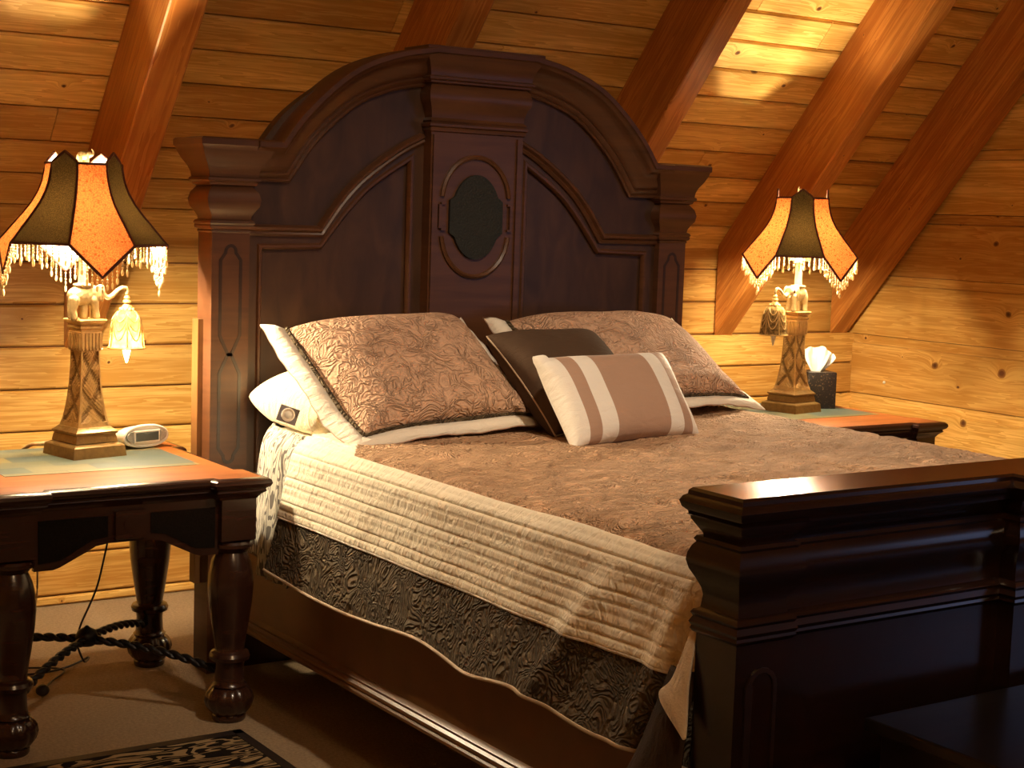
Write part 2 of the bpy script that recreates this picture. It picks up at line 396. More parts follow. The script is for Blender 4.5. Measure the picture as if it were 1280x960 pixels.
# ------------------------------------------------------------------ boards
def boards(name, O, U, W, N, ulen, rows, mat, groove=0.006, bevel=0.007, clip=None, thick=0.02, lap=None):
    """Field of boards. O origin, U along the boards, W across, N out of the face. rows = list of (w0, w1)."""
    bm = bmesh.new(); uvl = bm.loops.layers.uv.new('UVMap'); bl = bm.faces.layers.float.new('bid')
    O, U, W, N = map(Vector, (O, U, W, N))
    def face(pts, ou, ov, b, mi):
        vs = [bm.verts.new(O + U * u + W * w + N * n) for u, w, n in pts]
        f = bm.faces.new(vs); f[bl] = b; f.material_index = mi
        for l, (u, w, n) in zip(f.loops, pts): l[uvl].uv = (u + ou, w - n + ov)
    for (w0, w1) in rows:
        u = 0.0
        while u < ulen - 1e-6:
            L = random.uniform(2.2, 4.6); u1 = min(u + L, ulen)
            if ulen - u1 < 0.8: u1 = ulen
            if clip: ua, ub = max(u, clip(w0, w1)[0]), min(u1, clip(w0, w1)[1])
            else: ua, ub = u, u1
            if ub > ua:
                ou, ov, b = random.uniform(0, 60), random.uniform(0, 60), random.random()
                g = groove / 2; bv = bevel; e0 = 0.0015 if ua > 0 else 0; e1 = 0.0015 if ub < ulen else 0
                a0, a1 = w0 + g, w1 - g
                x0, x1 = ua + e0, ub - e1
                if lap:
                    face([(x0, a0, -0.004), (x1, a0, -0.004), (x1, a0 + lap, -0.02), (x0, a0 + lap, -0.02)], ou, ov, b * 0.8, 0) if False else None
                    face([(x0, a0, 0), (x1, a0, 0), (x1, a1 - lap, 0), (x0, a1 - lap, 0)], ou, ov, b, 0)
                    face([(x0, a1 - lap, 0), (x1, a1 - lap, 0), (x1, a1 - lap + 0.006, -0.010), (x0, a1 - lap + 0.006, -0.010)], ou, ov, b, 0)
                    face([(x0, a1 - lap + 0.006, -0.010), (x1, a1 - lap + 0.006, -0.010), (x1, a1, -0.010), (x0, a1, -0.010)], ou, ov, b, 0)
                    face([(x0, a0, -thick), (x1, a0, -thick), (x1, a0, 0), (x0, a0, 0)], ou, ov, b, 0)
                    face([(x0, a1, -0.010), (x1, a1, -0.010), (x1, a1, -thick), (x0, a1, -thick)], ou, ov, b, 0)
                else:
                    face([(x0, a0 + bv, 0), (x1, a0 + bv, 0), (x1, a1 - bv, 0), (x0, a1 - bv, 0)], ou, ov, b, 0)
                    face([(x0, a0, -bv), (x1, a0, -bv), (x1, a0 + bv, 0), (x0, a0 + bv, 0)], ou, ov, b, 0)
                    face([(x0, a1 - bv, 0), (x1, a1 - bv, 0), (x1, a1, -bv), (x0, a1, -bv)], ou, ov, b, 0)
                    face([(x0, a0, -thick), (x1, a0, -thick), (x1, a0, -bv), (x0, a0, -bv)], ou, ov, b, 0)
                    face([(x0, a1, -bv), (x1, a1, -bv), (x1, a1, -thick), (x0, a1, -thick)], ou, ov, b, 0)
                for xx in (x0, x1):
                    face([(xx, a0, -thick), (xx, a1, -thick), (xx, a1, -0.0), (xx, a0, -0.0)], ou, ov, b, 0) if not lap else \
                    face([(xx, a0, -thick), (xx, a1, -thick), (xx, a1, -0.010), (xx, a0, -0.0)], ou, ov, b, 0)
            u = u1
    w0, w1 = rows[0][0], rows[-1][1]
    if clip is None:
        for n0, n1 in ((-thick, -thick), (-thick - 0.03, -thick - 0.03)):
            face([(0, w0, n0), (ulen, w0, n0), (ulen, w1, n0), (0, w1, n0)], 0, 0, 0, 1)
    else:
        pl = [clip(r[0], r[1]) for r in rows]
        for n0 in (-thick, -thick - 0.03):
            for r, c in zip(rows, pl): face([(c[0], r[0], n0), (c[1], r[0], n0), (c[1], r[1], n0), (c[0], r[1], n0)], 0, 0, 0, 1)
    return struct(obj(name, bm, [mat, M['groove']], smooth='keep'))

YW, XR, XL, YF = 1.205, 3.154, -4.6, -6.6
ZW, SL = 1.470, 1.1606
sn = math.hypot(1, SL)
# back knee wall: upper boards, and a slightly proud lower part with a ledge
P = 0.163
boards('wall_back', (XL, YW + 0.02, 0), (1, 0, 0), (0, 0, 1), (0, -1, 0), XR - XL + .04, [(1.018 + P * k if k else 1.018, min(1.018 + P * (k + 1), ZW + 0.03)) for k in range(3)], M['pine'])
boards('wall_back', (XL, YW, 0), (1, 0, 0), (0, 0, 1), (0, -1, 0), XR - XL + .04, [(max(0, 1.018 - P * (k + 1)), 1.018 - P * k) for k in range(6, -1, -1)], M['pine'], thick=0.03)
# sloping ceiling
ridge = (YW - (-2.6)) * sn / SL * SL / 1.0 / SL * 1.0
slope_len = (YW + 2.6) * sn
dpitch = 0.1522
rows = []; w = -0.01
while w < slope_len: rows.append((w, w + dpitch)); w += dpitch
d_up = Vector((0, -1, SL)).normalized(); n_in = Vector((0, -SL, -1)).normalized()
boards('ceiling', (XL, YW + 0.02, ZW - 0.02 * SL), (1, 0, 0), d_up, n_in, XR - XL + 0.02, rows, M['pine_ceiling'], groove=0.006, bevel=0.008)
zr = ZW + SL * (YW + 2.6)
bm = bmesh.new(); m4 = [(XL, -2.6, zr), (XR, -2.6, zr), (XR, YF, zr - SL * (-2.6 - YF)), (XL, YF, zr - SL * (-2.6 - YF))]
bm.faces.new([bm.verts.new(p) for p in m4]); r = bmesh.ops.extrude_face_region(bm, geom=bm.faces[:])
for g in r['geom']:
    if isinstance(g, bmesh.types.BMVert): g.co.z += 0.05
struct(obj('ceiling', bm, M['pine_ceiling']))
# right gable wall, wide lapped boards, cut to the slope, window opening towards the front
WY0, WY1, WZ0, WZ1 = -5.9, -3.5, 0.75, 2.35
def rclip(w0, w1):
    z = w1; y_top = YW - (z - ZW) / SL if z > ZW else YW
    return (YW - y_top - 0.03 if z > ZW else 0.0, 99)
wz = [(-0.262, 0.063)] ; z = 0.063
rr = [0.0, 0.376, 0.696, 1.012, 1.331, 1.655, 1.972, 2.29, 2.61, 2.93, 3.25, 3.57, 3.9, 4.2, 4.5, 4.8, 5.1, 5.4, 5.7, zr]
rows = list(zip(rr, rr[1:]))
def gclip(w0, w1):
    lo = 0.0 if w1 <= ZW else (w1 - ZW) / SL - 0.25
    return (max(0.0, lo), YW + 2.65)
boards('wall_right', (XR, YW + .05, 0), (0, -1, 0), (0, 0, 1), (-1, 0, 0), YW + 2.65, rows, M['pine'], clip=gclip, lap=0.05, groove=0.004, thick=0.02)
bm = bmesh.new()
def wq(y0, y1, z0, z1): box(bm, XR, XR + 0.05, y0, y1, z0, z1)
wq(YF, WY0, 0, 6); wq(WY1, -2.6, 0, 6); wq(WY0, WY1, 0, WZ0); wq(WY0, WY1, WZ1, 6)
struct(obj('wall_right', bm, M['pine']))
bm = bmesh.new(); box(bm, XL - 0.05, XL, YF, YW, 0, 6.2); struct(obj('wall_left', bm, M['pine']))
bm = bmesh.new(); box(bm, XL, XR, YF - 0.05, YF, 0, 2.2); struct(obj('wall_front', bm, M['pine']))
bm = bmesh.new(); box(bm, XL - .05, XR + .05, YF - .05, YW + .12, -0.05, 0); struct(obj('floor', bm, M['carpet']))
# window frame with mullions and panes
bm = bmesh.new()
for a, b, c, d in ((WY0, WY0 + .07, WZ0, WZ1), (WY1 - .07, WY1, WZ0, WZ1), (WY0, WY1, WZ0, WZ0 + .07), (WY0, WY1, WZ1 - .07, WZ1), (-4.73, -4.67, WZ0, WZ1)):
    box(bm, XR + 0.0, XR + 0.05, a, b, c, d)
wf = struct(obj('window_1', bm, M['pine']))
gm = NT('window_glass'); gg = gm.n('BsdfTransparent'); gm.t.links.new(gg.outputs[0], gm.out.inputs[0])
bm = bmesh.new(); box(bm, XR + 0.02, XR + 0.026, WY0 + .07, WY1 - .07, WZ0 + .07, WZ1 - .07); obj('pane', bm, gm.m, wf)

# rafters
def rafter(xa, xb, label):
    bm = bmesh.new(); uvl = bm.loops.layers.uv.new('UVMap'); bl = bm.faces.layers.float.new('bid')
    y0, y1 = YW + 0.005, -2.55
    zb = lambda y: 1.018 + 0.002 + SL * (YW - y)
    zt = lambda y: ZW - 0.004 + SL * (YW - y)
    sec = [(xa, 'b'), (xb, 'b'), (xb, 't'), (xa, 't')]; c = 0.006
    ring = lambda y: [bm.verts.new((x, y, zz(y))) for x, zz in
        ((xa, lambda q: zb(q) + c), (xa + c, zb), (xb - c, zb), (xb, lambda q: zb(q) + c), (xb, zt), (xa, zt))]
    A, B = ring(y0), ring(y1); ou, b = random.uniform(0, 50), random.random()
    per = [0, .01, .12, .13, .45, .57, .9]; L = (y0 - y1) * sn
    for i in range(6):
        f = bm.faces.new((A[i], A[(i + 1) % 6], B[(i + 1) % 6], B[i])); f[bl] = 0.35 + 0.3 * b
        for l, uv in zip(f.loops, ((0, per[i]), (0, per[i + 1]), (L, per[i + 1]), (L, per[i]))): l[uvl].uv = (uv[0] + ou, uv[1] + ou)
    bm.faces.new(A); bm.faces.new(B)
    return tag(obj('rafter', bm, M['rafter']), label, 'beam', 'sloping rafters under the plank ceiling')
rafter(-1.135, -1.005, 'sloping wooden rafter rising behind the lit lamp on the left, leftmost of the five')
rafter(-0.068, 0.056, 'sloping wooden rafter rising from behind the top centre of the headboard arch')
rafter(1.085, 1.205, 'sloping wooden rafter behind the right shoulder of the headboard arch, with a bright underside')
rafter(2.175, 2.295, 'broad orange rafter coming down behind the right-hand lampshade, fourth from the left')
rafter(2.985, 3.115, 'dark sloping rafter running along the right gable wall, rightmost of the five')

# ------------------------------------------------------------------ bed
bed = thing('bed', 'dark mahogany king bed with tall arched headboard and moulded footboard', 'bed', (0, -1.2, 0))
def B(o): # parts are built in world coordinates, shifted to the bed's own origin
    o.location = Vector((0, 1.2, 0)) + o.location; return o
def bobj(name, bm, mat, parent=None, smooth=35):
    o = obj(name, bm, mat, parent or bed, smooth=smooth)
    if parent is None: o.location = (0, 1.2, 0)
    return o
# arch curves (left half given, mirrored)
def arch(ptsL, n=8):
    c = [(p.x, p.y) for p in spline([V(x, z, 0) for x, z in ptsL], n)]
    return c
crownL = arch([(-.739, 1.686), (-.637, 1.824), (-.487, 1.955), (-.34, 2.018), (-.20, 2.047)])
crownL = crownL[:1] + crownL[5:]
crown = [(-.88, 1.686)] + crownL + [(-x, z) for x, z in reversed(crownL)] + [(.88, 1.686)]
outL = arch([(-.835, 1.78), (-.743, 1.896), (-.612, 1.997), (-.461, 2.085), (-.25, 2.148)])
lowL = arch([(-.605, 1.500), (-.527, 1.605), (-.455, 1.680), (-.373, 1.743), (-.285, 1.800), (-.205, 1.840)])
low = [(-.88, 1.500)] + lowL; lowR = [(-x, z) for x, z in reversed(low)]
# headboard back plate with two panel openings
outline = [(-.99, 0.0), (.99, 0.0), (.99, 1.76)] + [(-x, z) for x, z in outL] + [(x, z) for x, z in reversed(outL)] + [(-.99, 1.76)]
def panel(sgn):
    c = [(p.x, p.y) for p in spline([V(-.60, 1.452, 0), V(-.50, 1.575, 0), V(-.40, 1.672, 0), V(-.245, 1.772, 0)], 8)]
    pts = [(-.828, .62), (-.828, 1.446)] + c + [(-.245, .62)]
    return pts if sgn < 0 else [(-x, z) for x, z in reversed(pts)]
bm = bmesh.new()
plate_xz(bm, outline, 0.115, 0.165, holes=(panel(-1), panel(1)))
hb = bobj('headboard', bm, M['mahog_panel'])
def sub(name, bm, mat, smooth=35, par=None): return obj(name, bm, mat, par or hb, smooth=smooth)
for s in (-1, 1):
    bm = bmesh.new(); pp = panel(s); plate_xz(bm, pp, 0.132, 0.15); sub('panel', bm, M['mahog_panel'])
    bm = bmesh.new()
    q = pp if s < 0 else pp
    sweep_xz(bm, q, [(-.012, .133), (-.012, .118), (-.004, .108), (.004, .108), (.010, .115), (.012, .125)], closed=True)
    sub('panel_bead', bm, M['mahog'])
# crown moulding of the arch: section (n outward, y)
def N_(p): return p
bm = bmesh.new()
crown_sec = [(-.022, .12), (-.022, .098), (-.016, .092), (-.010, .098), (-.004, .090), (.004, .084), (.010, .090), (.018, .078),
             (.032, .068), (.050, .062), (.064, .050), (.074, .032), (.080, .022), (.086, .018), (.090, .008), (.106, .008), (.110, .014), (.110, .165), (-.02, .165)]
rev = [(-n, y) for n, y in crown_sec]
sweep_xz(bm, crown, rev); sub('arch_moulding', bm, M['mahog'], 40)
for s, q in ((-1, low), (1, lowR)):
    bm = bmesh.new()
    sweep_xz(bm, q, [(-n, y) for n, y in [(-.018, .12), (-.018, .104), (-.010, .096), (-.003, .100), (.004, .088), (.012, .086), (.018, .094), (.022, .12)]])
    sub('bead_moulding', bm, M['mahog'], 40)
# post capital profile
cap = [(1.800, .060), (1.7945, .066), (1.776, .066), (1.770, .060), (1.758, .057), (1.735, .046), (1.710, .030), (1.690, .022), (1.674, .020), (1.670, .026), (1.662, .027),
       (1.656, .018), (1.648, .016), (1.643, .006), (1.635, .012), (1.622, .022), (1.600, .028), (1.578, .024), (1.560, .012), (1.545, .004), (1.534, .002), (1.530, .010),
       (1.522, .014), (1.516, .010), (1.512, .012), (1.504, .010), (1.500, .002), (1.494, .004), (1.490, .000)]
for s in (-1, 1):
    x0, x1 = (-1.012, -.878) if s < 0 else (.878, 1.012)
    path = [(x0, .085), (x1, .085), (x1, .20), (x0, .20)]
    bm = bmesh.new(); sweep_z(bm, path, list(cap) + [(0.0, 0.0)])
    po = sub('bedpost', bm, M['mahog'], 35)
    bm = bmesh.new(); box(bm, x0 - .018 if s < 0 else x1, x0 if s < 0 else x1 + .018, .15, .20, 0.3, 1.20)
    sub('back_strip', bm, M['brass'])
    # inlaid twin-lozenge band on the post face
    cx = (x0 + x1) / 2; w = .036; t = .011; r = .030
    bm = bmesh.new()
    def arcp(cx, cz, r, a0, a1, n=8): return [(cx + r * math.cos(a0 + (a1 - a0) * i / n), cz + r * math.sin(a0 + (a1 - a0) * i / n)) for i in range(n + 1)]
    up = [(cx - .006, 1.085), (cx - w, 1.150)] + [(cx - w, 1.40), (cx - w * .5, 1.425)] + arcp(cx, 1.43, w * .5, PI, 0) + [(cx + w * .5, 1.425), (cx + w, 1.40), (cx + w, 1.150), (cx + .006, 1.085)]
    dn = [(cx - .006, 1.085), (cx - w, 1.022), (cx - w, .77), (cx - w * .5, .745)] + arcp(cx, .74, w * .5, PI, 2 * PI) + [(cx + w * .5, .745), (cx + w, .77), (cx + w, 1.022), (cx + .006, 1.085)]
    for q in (up, dn): sweep_xz(bm, q, [(-t / 2, .0868), (-t / 2, .0838), (t / 2, .0838), (t / 2, .0868)], closed=True)
    sub('inlay_band', bm, M['inlay'])
# central pilaster with keystone capital
kp = [(-.198, .062), (.198, .062), (.198, .13), (-.198, .13)]
kprof = [(2.162, .042), (2.160, .050), (2.140, .050), (2.134, .044), (2.125, .042), (2.105, .030), (2.085, .022), (2.068, .018), (2.060, .018), (2.056, .026), (2.048, .026), (2.043, .016), (2.037, .016), (2.032, .004),
         (2.024, .012), (2.00, .020), (1.975, .018), (1.955, .006), (1.930, .000), (1.915, -.002), (1.905, .006), (1.899, .002), (1.893, .012), (1.885, .012), (1.880, .004), (1.874, .006), (1.868, .006), (1.864, -.002), (.6, -.002)]
bm = bmesh.new(); sweep_z(bm, kp, kprof); sub('centre_pilaster', bm, M['mahog'], 35)
for x0, x1 in ((-.190, -.168), (.168, .190)):
    bm = bmesh.new(); box(bm, x0, x1, .055, .07, .62, 1.855)
    sub('pilaster_strip', bm, M['mahog'])
# medallion: notched oval, with a raised broken ring round it
def oval(rx, rz, cz, n=40, notch=None):
    out = []
    for i in range(n):
        a = 2 * PI * i / n; x, z = rx * math.cos(a), rz * math.sin(a)
        if notch and abs(z) < notch[1]: x = math.copysign(notch[0], x)
        out.append((x - .004, cz + z))
    return out
bm = bmesh.new(); plate_xz(bm, oval(.104, .152, 1.567, 64, (.113, .062)), .052, .075)
md = sub('medallion', bm, M['medallion'])
bm = bmesh.new()
for s in (1, -1):
    a0, a1 = (0.10, PI - 0.10) if s > 0 else (PI + .10, 2 * PI - .10)
    q = [(-.004 + .143 * math.cos(a0 + (a1 - a0) * i / 26), 1.567 + s * .055 + .160 * math.sin(a0 + (a1 - a0) * i / 26)) for i in range(27)]
    sweep_xz(bm, q, [(-.008, .064), (-.008, .056), (0, .050), (.008, .056), (.008, .064)])
for x in (-.156, .148): box(bm, x - .006, x + .006, .053, .064, 1.525, 1.61)
for x in (-.150, .134):
    for z in (1.61, 1.517): box(bm, x - .002, x + .018, .053, .064, z, z + .008)
sub('medallion_ring', bm, M['mahog'])
# footboard
FX = 1.030; FY0, FY1 = -2.545, -2.420
kx = .235
fpath = [(-FX, FY0), (-.885, FY0), (-.885, FY0 + .014), (-kx, FY0 + .014), (-kx, FY0 - .03), (kx, FY0 - .03), (kx, FY0 + .014), (.885, FY0 + .014), (.885, FY0), (FX, FY0), (FX, FY1), (-FX, FY1)]
tpath = [(-FX, FY0), (-kx, FY0), (-kx, FY0 - .045), (kx, FY0 - .045), (kx, FY0), (FX, FY0), (FX, FY1), (-FX, FY1)]
bm = bmesh.new()
sweep_z(bm, tpath, [(1.047, .002), (1.0475, .012), (1.042, .018), (1.034, .019), (1.030, .026), (1.020, .031), (1.008, .027), (1.000, .018), (.992, .016)])
fb = bmesh.new()
sweep_z(fb, fpath, [(.994, .020), (.990, .014), (.984, .013), (.970, .004), (.958, -.004), (.953, -.006), (.951, .004), (.944, .008), (.938, .004), (.930, .010), (.915, .016), (.900, .018),
                    (.882, .013), (.862, .002), (.845, -.006), (.830, -.009), (.805, -.006), (.800, .004), (.793, .008), (.786, .004), (.782, .006), (.774, .010), (.766, .006), (.760, .008), (.754, .004), (.750, -.002), (.744, -.002), (0.0, -.002)])
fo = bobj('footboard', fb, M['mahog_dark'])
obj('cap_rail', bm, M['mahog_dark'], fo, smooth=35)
for s in (-1, 1):
    cx = s * .957; bm = bmesh.new()
    q = [(cx - .035, .15), (cx - .035, .66)] + arcp(cx, .66, .035, PI, 0) + [(cx + .035, .15)]
    sweep_xz(bm, q, [(-.005, FY0 + .003), (-.005, FY0 - .0015), (.005, FY0 - .0015), (.005, FY0 + .003)], closed=True)
    obj('inlay_band', bm, M['inlay'], fo)
# side rails
for s in (-1, 1):
    bm = bmesh.new()
    xs = lambda d: s * (.955 + d)
    path = [(.935, 0), (.97, 0)]
    sec = [(.94, .20), (.985, .20), (.990, .205), (.990, .212), (.984, .218), (.988, .224), (.988, .232), (.980, .238), (.983, .246), (.976, .252), (.972, .258), (.972, .46), (.94, .46)]
    A = [bm.verts.new((s * x, .09, z)) for x, z in sec]; C = [bm.verts.new((s * x, FY1 + .01, z)) for x, z in sec]
    for i in range(len(sec)): bm.faces.new((A[i], A[(i + 1) % len(sec)], C[(i + 1) % len(sec)], C[i]))
    bm.faces.new(A); bm.faces.new(C)
    bobj('side_rail', bm, M['brass'], smooth=25)

# mattress and box base (rounded corners), zebra sheet hanging at the head end
def rrect(x0, x1, y0, y1, r, n=8):
    out = []
    for cx, cy, a in ((x1 - r, y0 + r, -PI / 2), (x1 - r, y1 - r, 0), (x0 + r, y1 - r, PI / 2), (x0 + r, y0 + r, PI)):
        out += [(cx + r * math.cos(a + PI / 2 * i / n), cy + r * math.sin(a + PI / 2 * i / n)) for i in range(n + 1)]
    return out
mt = thing('mattress', 'thick mattress in a cream sheet lying on the bed frame under the quilt', 'mattress', (0, -1.2, .45))
bm = bmesh.new()
sweep_z(bm, rrect(-.915, .915, -1.19, 1.17, .12), [(.002, -.02), (.01, -.004), (.03, 0), (.36, 0), (.385, -.006), (.40, -.02), (.407, -.05)])
obj('mattress_body', bm, M['cream'], mt, smooth=50)
bm = bmesh.new(); sweep_z(bm, rrect(-.925, .925, -1.19, 1.17, .12), [(-.22, -.01), (-.21, 0), (-.01, 0), (0.0, -.01)])
obj('box_spring', bm, M['zebra_sheet'], mt, smooth=50)
# zebra sheet: skirt along the head corner of the left side
bm = bmesh.new(); rows_ = []
cpath = spline([V(-.72, .012, 0), V(-.80, -.01, 0), V(-.885, -.085, 0), V(-.915, -.18, 0), V(-.925, -.30, 0), V(-.926, -.38, 0), V(-.926, -.47, 0)], 14)
for i, p in enumerate(cpath):
    col_ = []
    for k in range(22):
        t = k / 21; z = .872 - .46 * t
        fold = .008 * math.sin(i * .55 + 1.2 * math.sin(i * .21)) * (0.3 + t)
        out = .012 * math.sin(min(1, t * 4) * PI / 2) + .045 * t
        nx, ny = (-1, .25) if i > 28 else (-.8, .3)
        inn = .03 * (1 - min(1, t * 8)) ** 2
        col_.append(bm.verts.new((p.x + nx * (out + fold - inn), p.y + ny * fold, z)))
    rows_.append(col_)
for a, b in zip(rows_, rows_[1:]):
    for k in range(21): bm.faces.new((a[k], b[k], b[k + 1], a[k + 1]))
zs = obj('zebra_sheet', bm, M['zebra_sheet'], smooth=60)
so = zs.modifiers.new('t', 'SOLIDIFY'); so.thickness = .003
tag(zs, 'zebra-striped cream and grey sheet hanging over the mattress corner beside the left nightstand', 'sheet')

# ------------------------------------------------------------------ quilt
def cross(a, y):
    """Point on the quilt's cross-section; a = arc length from the centre line."""
    s = -1 if a < 0 else 1; q = abs(a)
    zt = .877; x0 = .885; R = .085
    if q < x0: x, z, nx, nz = q, zt, 0, 1
    elif q < x0 + R * PI / 2:
        t = (q - x0) / R; x, z, nx, nz = x0 + R * math.sin(t), zt - R + R * math.cos(t), math.sin(t), math.cos(t)
    else:
        d = q - x0 - R * PI / 2; x, z, nx, nz = x0 + R + d * .17, zt - R - d * .985, 1, .12
    return s * x, z, s * nx, nz
HEM = 1.355
BAND0, BAND1 = .930, 1.178
def ntaupe(y, a=-1): return BAND0 - (max(0, (y + .78)) * .62 if a < 0 else 0)
def yend(a): return -.45 if a < -.5 else -.45 + .38 * min(1, (a + .5) / .8)
def qpos(a, y):
    x, z, nx, nz = cross(a, y)
    q = abs(a); down = max(0, min(1, (q - 1.0) / .35))
    n = .010 * noise.noise(V(a * 3, y * 3, 1)) + .004 * noise.noise(V(a * 9, y * 9, 4))
    d = n * (1 if q < .93 else .8)
    if q > ntaupe(y, a) and q < BAND1:
        ph = (q - BAND0) / .0248
        d += .0066 * (1 - (1 - abs(math.sin(ph * PI))) ** 5)
    if q < ntaupe(y, a):
        w = V(a * 7 + 3 * noise.noise(V(a * 4, y * 4, 2)), y * 9 + 3 * noise.noise(V(a * 4, y * 4, 7)), 3)
        d += .0045 * (1 - 2 * abs(noise.noise(w))) + .0025 * (1 - 2 * abs(noise.noise(w * 2.3)))
    # soft folds of the drop
    fold = math.sin(y * 6.5 + 1.1 * math.sin(y * 2.3)) * .013 + math.sin(y * 15 + 2) * .004
    g = math.exp(-((y + 2.02 + (q - 1.1) * -.55) / .045) ** 2) * .022 + math.exp(-((y + 2.30 + (q - 1.1) * -.35) / .04) ** 2) * .022
    foot = max(0, min(1, (-2.12 - y) / .15)); fold *= 1 - .8 * foot
    d += down * (fold + .02 * (1 - foot) - .012 * foot) + (g * min(1, max(0, (q - .97) / .1)) if a < 0 else 0)
    z2 = 0
    if q > 1.2: z2 = .012 * math.sin(y * 9 + math.sin(y * 4)) * (q - 1.2) / .15
    # rise a little under the pillows
    if y > -.62 and q < .85: z2 += .0
    return Vector((x + nx * d, y + .012 * noise.noise(V(a * 2, y * 1.5, 9)) * down, z + nz * d + z2))
quilt = thing('quilt', 'taupe quilt with cream channel-stitched band and dark brown border spread over the bed', 'quilt', (0, -1.4, .87))
NA, NY = 620, 220
aa = [-HEM + 2 * HEM * i / NA for i in range(NA + 1)]
yy = [-2.395 + (2.395 - .45) * j / NY for j in range(NY + 1)]
def qpart(name, test, mat):
    bm = bmesh.new(); vd = {}
    def v(i, j):
        if (i, j) not in vd: vd[i, j] = bm.verts.new(qpos(aa[i], -2.395 + (yy[j] + 2.395) / (2.395 - .45) * (yend(aa[i]) + 2.395)) - Vector((0, -1.4, .87)))
        return vd[i, j]
    for i in range(NA):
        for j in range(NY):
            if test((aa[i] + aa[i + 1]) / 2, (yy[j] + yy[j + 1]) / 2): bm.faces.new((v(i, j), v(i + 1, j), v(i + 1, j + 1), v(i, j + 1)))
    o = obj(name, bm, mat, quilt, smooth=80)
    return o
M['brown_q']; 
qpart('centre_panel', lambda a, y: abs(a) < ntaupe(y, a), M['taupe'])
for s in (-1, 1):
    qpart('channel_band', lambda a, y: ntaupe(y, s) <= a * s < BAND1, M['cream_q'])
    qpart('border', lambda a, y: a * s >= BAND1, M['brown_q'])
for s in (-1, 1):
    bm = bmesh.new(); tube(bm, [qpos(s * HEM, y) - Vector((0, -1.4, .87)) for y in yy[::2]], .005, 6); obj('piping', bm, M['piping'], quilt, smooth=60)
    bm = bmesh.new(); tube(bm, [qpos(s * BAND1, y) + Vector((s * .002, 1.4, -.87)) for y in yy[::2]], .0045, 6); obj('band_edge', bm, M['cream'], quilt, smooth=60)
# the foot corner: cream turned-back flap and the brown corner drop
def patch(name, rows, mat, nu=14, nv=14, parent=None, thick=.006, bulge=0):
    """Cloth patch through a small lattice of points (bilinear in each direction with splines)."""
    R = [spline(r, nu) for r in rows]; bm = bmesh.new(); g = []
    for i in range(len(R[0])): g.append(spline([r[i] for r in R], nv))
    vs = [[bm.verts.new(p) for p in c] for c in g]
    for a, b in zip(vs, vs[1:]):
        for k in range(len(a) - 1): bm.faces.new((a[k], b[k], b[k + 1], a[k + 1]))
    o = obj(name, bm, mat, parent, smooth=70)
    if thick: sm = o.modifiers.new('t', 'SOLIDIFY'); sm.thickness = thick
    return o
qo = Vector((0, -1.4, .87))
def Q(x, y, z): return V(x, y, z) - qo
patch('corner_drop', [[Q(-1.030, -2.350, .665), Q(-1.034, -2.375, .665), Q(-1.034, -2.40, .665), Q(-1.020, -2.418, .665)],
                      [Q(-1.058, -2.300, .50), Q(-1.070, -2.340, .50), Q(-1.066, -2.39, .50), Q(-1.045, -2.418, .50)],
                      [Q(-1.072, -2.245, .38), Q(-1.092, -2.30, .37), Q(-1.085, -2.37, .36), Q(-1.055, -2.418, .36)],
                      [Q(-1.085, -2.150, .18), Q(-1.110, -2.24, .15), Q(-1.105, -2.34, .13), Q(-1.065, -2.418, .12)]], M['lining'], parent=quilt)
patch('corner_flap', [[Q(-1.026, -2.412, .770), Q(-1.024, -2.416, .770), Q(-1.020, -2.418, .770)],
                      [Q(-1.048, -2.378, .650), Q(-1.052, -2.405, .655), Q(-1.048, -2.428, .66)],
                      [Q(-1.064, -2.356, .605), Q(-1.066, -2.400, .598), Q(-1.056, -2.436, .60)],
                      [Q(-1.066, -2.436, .540), Q(-1.066, -2.440, .538), Q(-1.062, -2.444, .54)]], M['cream'], parent=quilt)

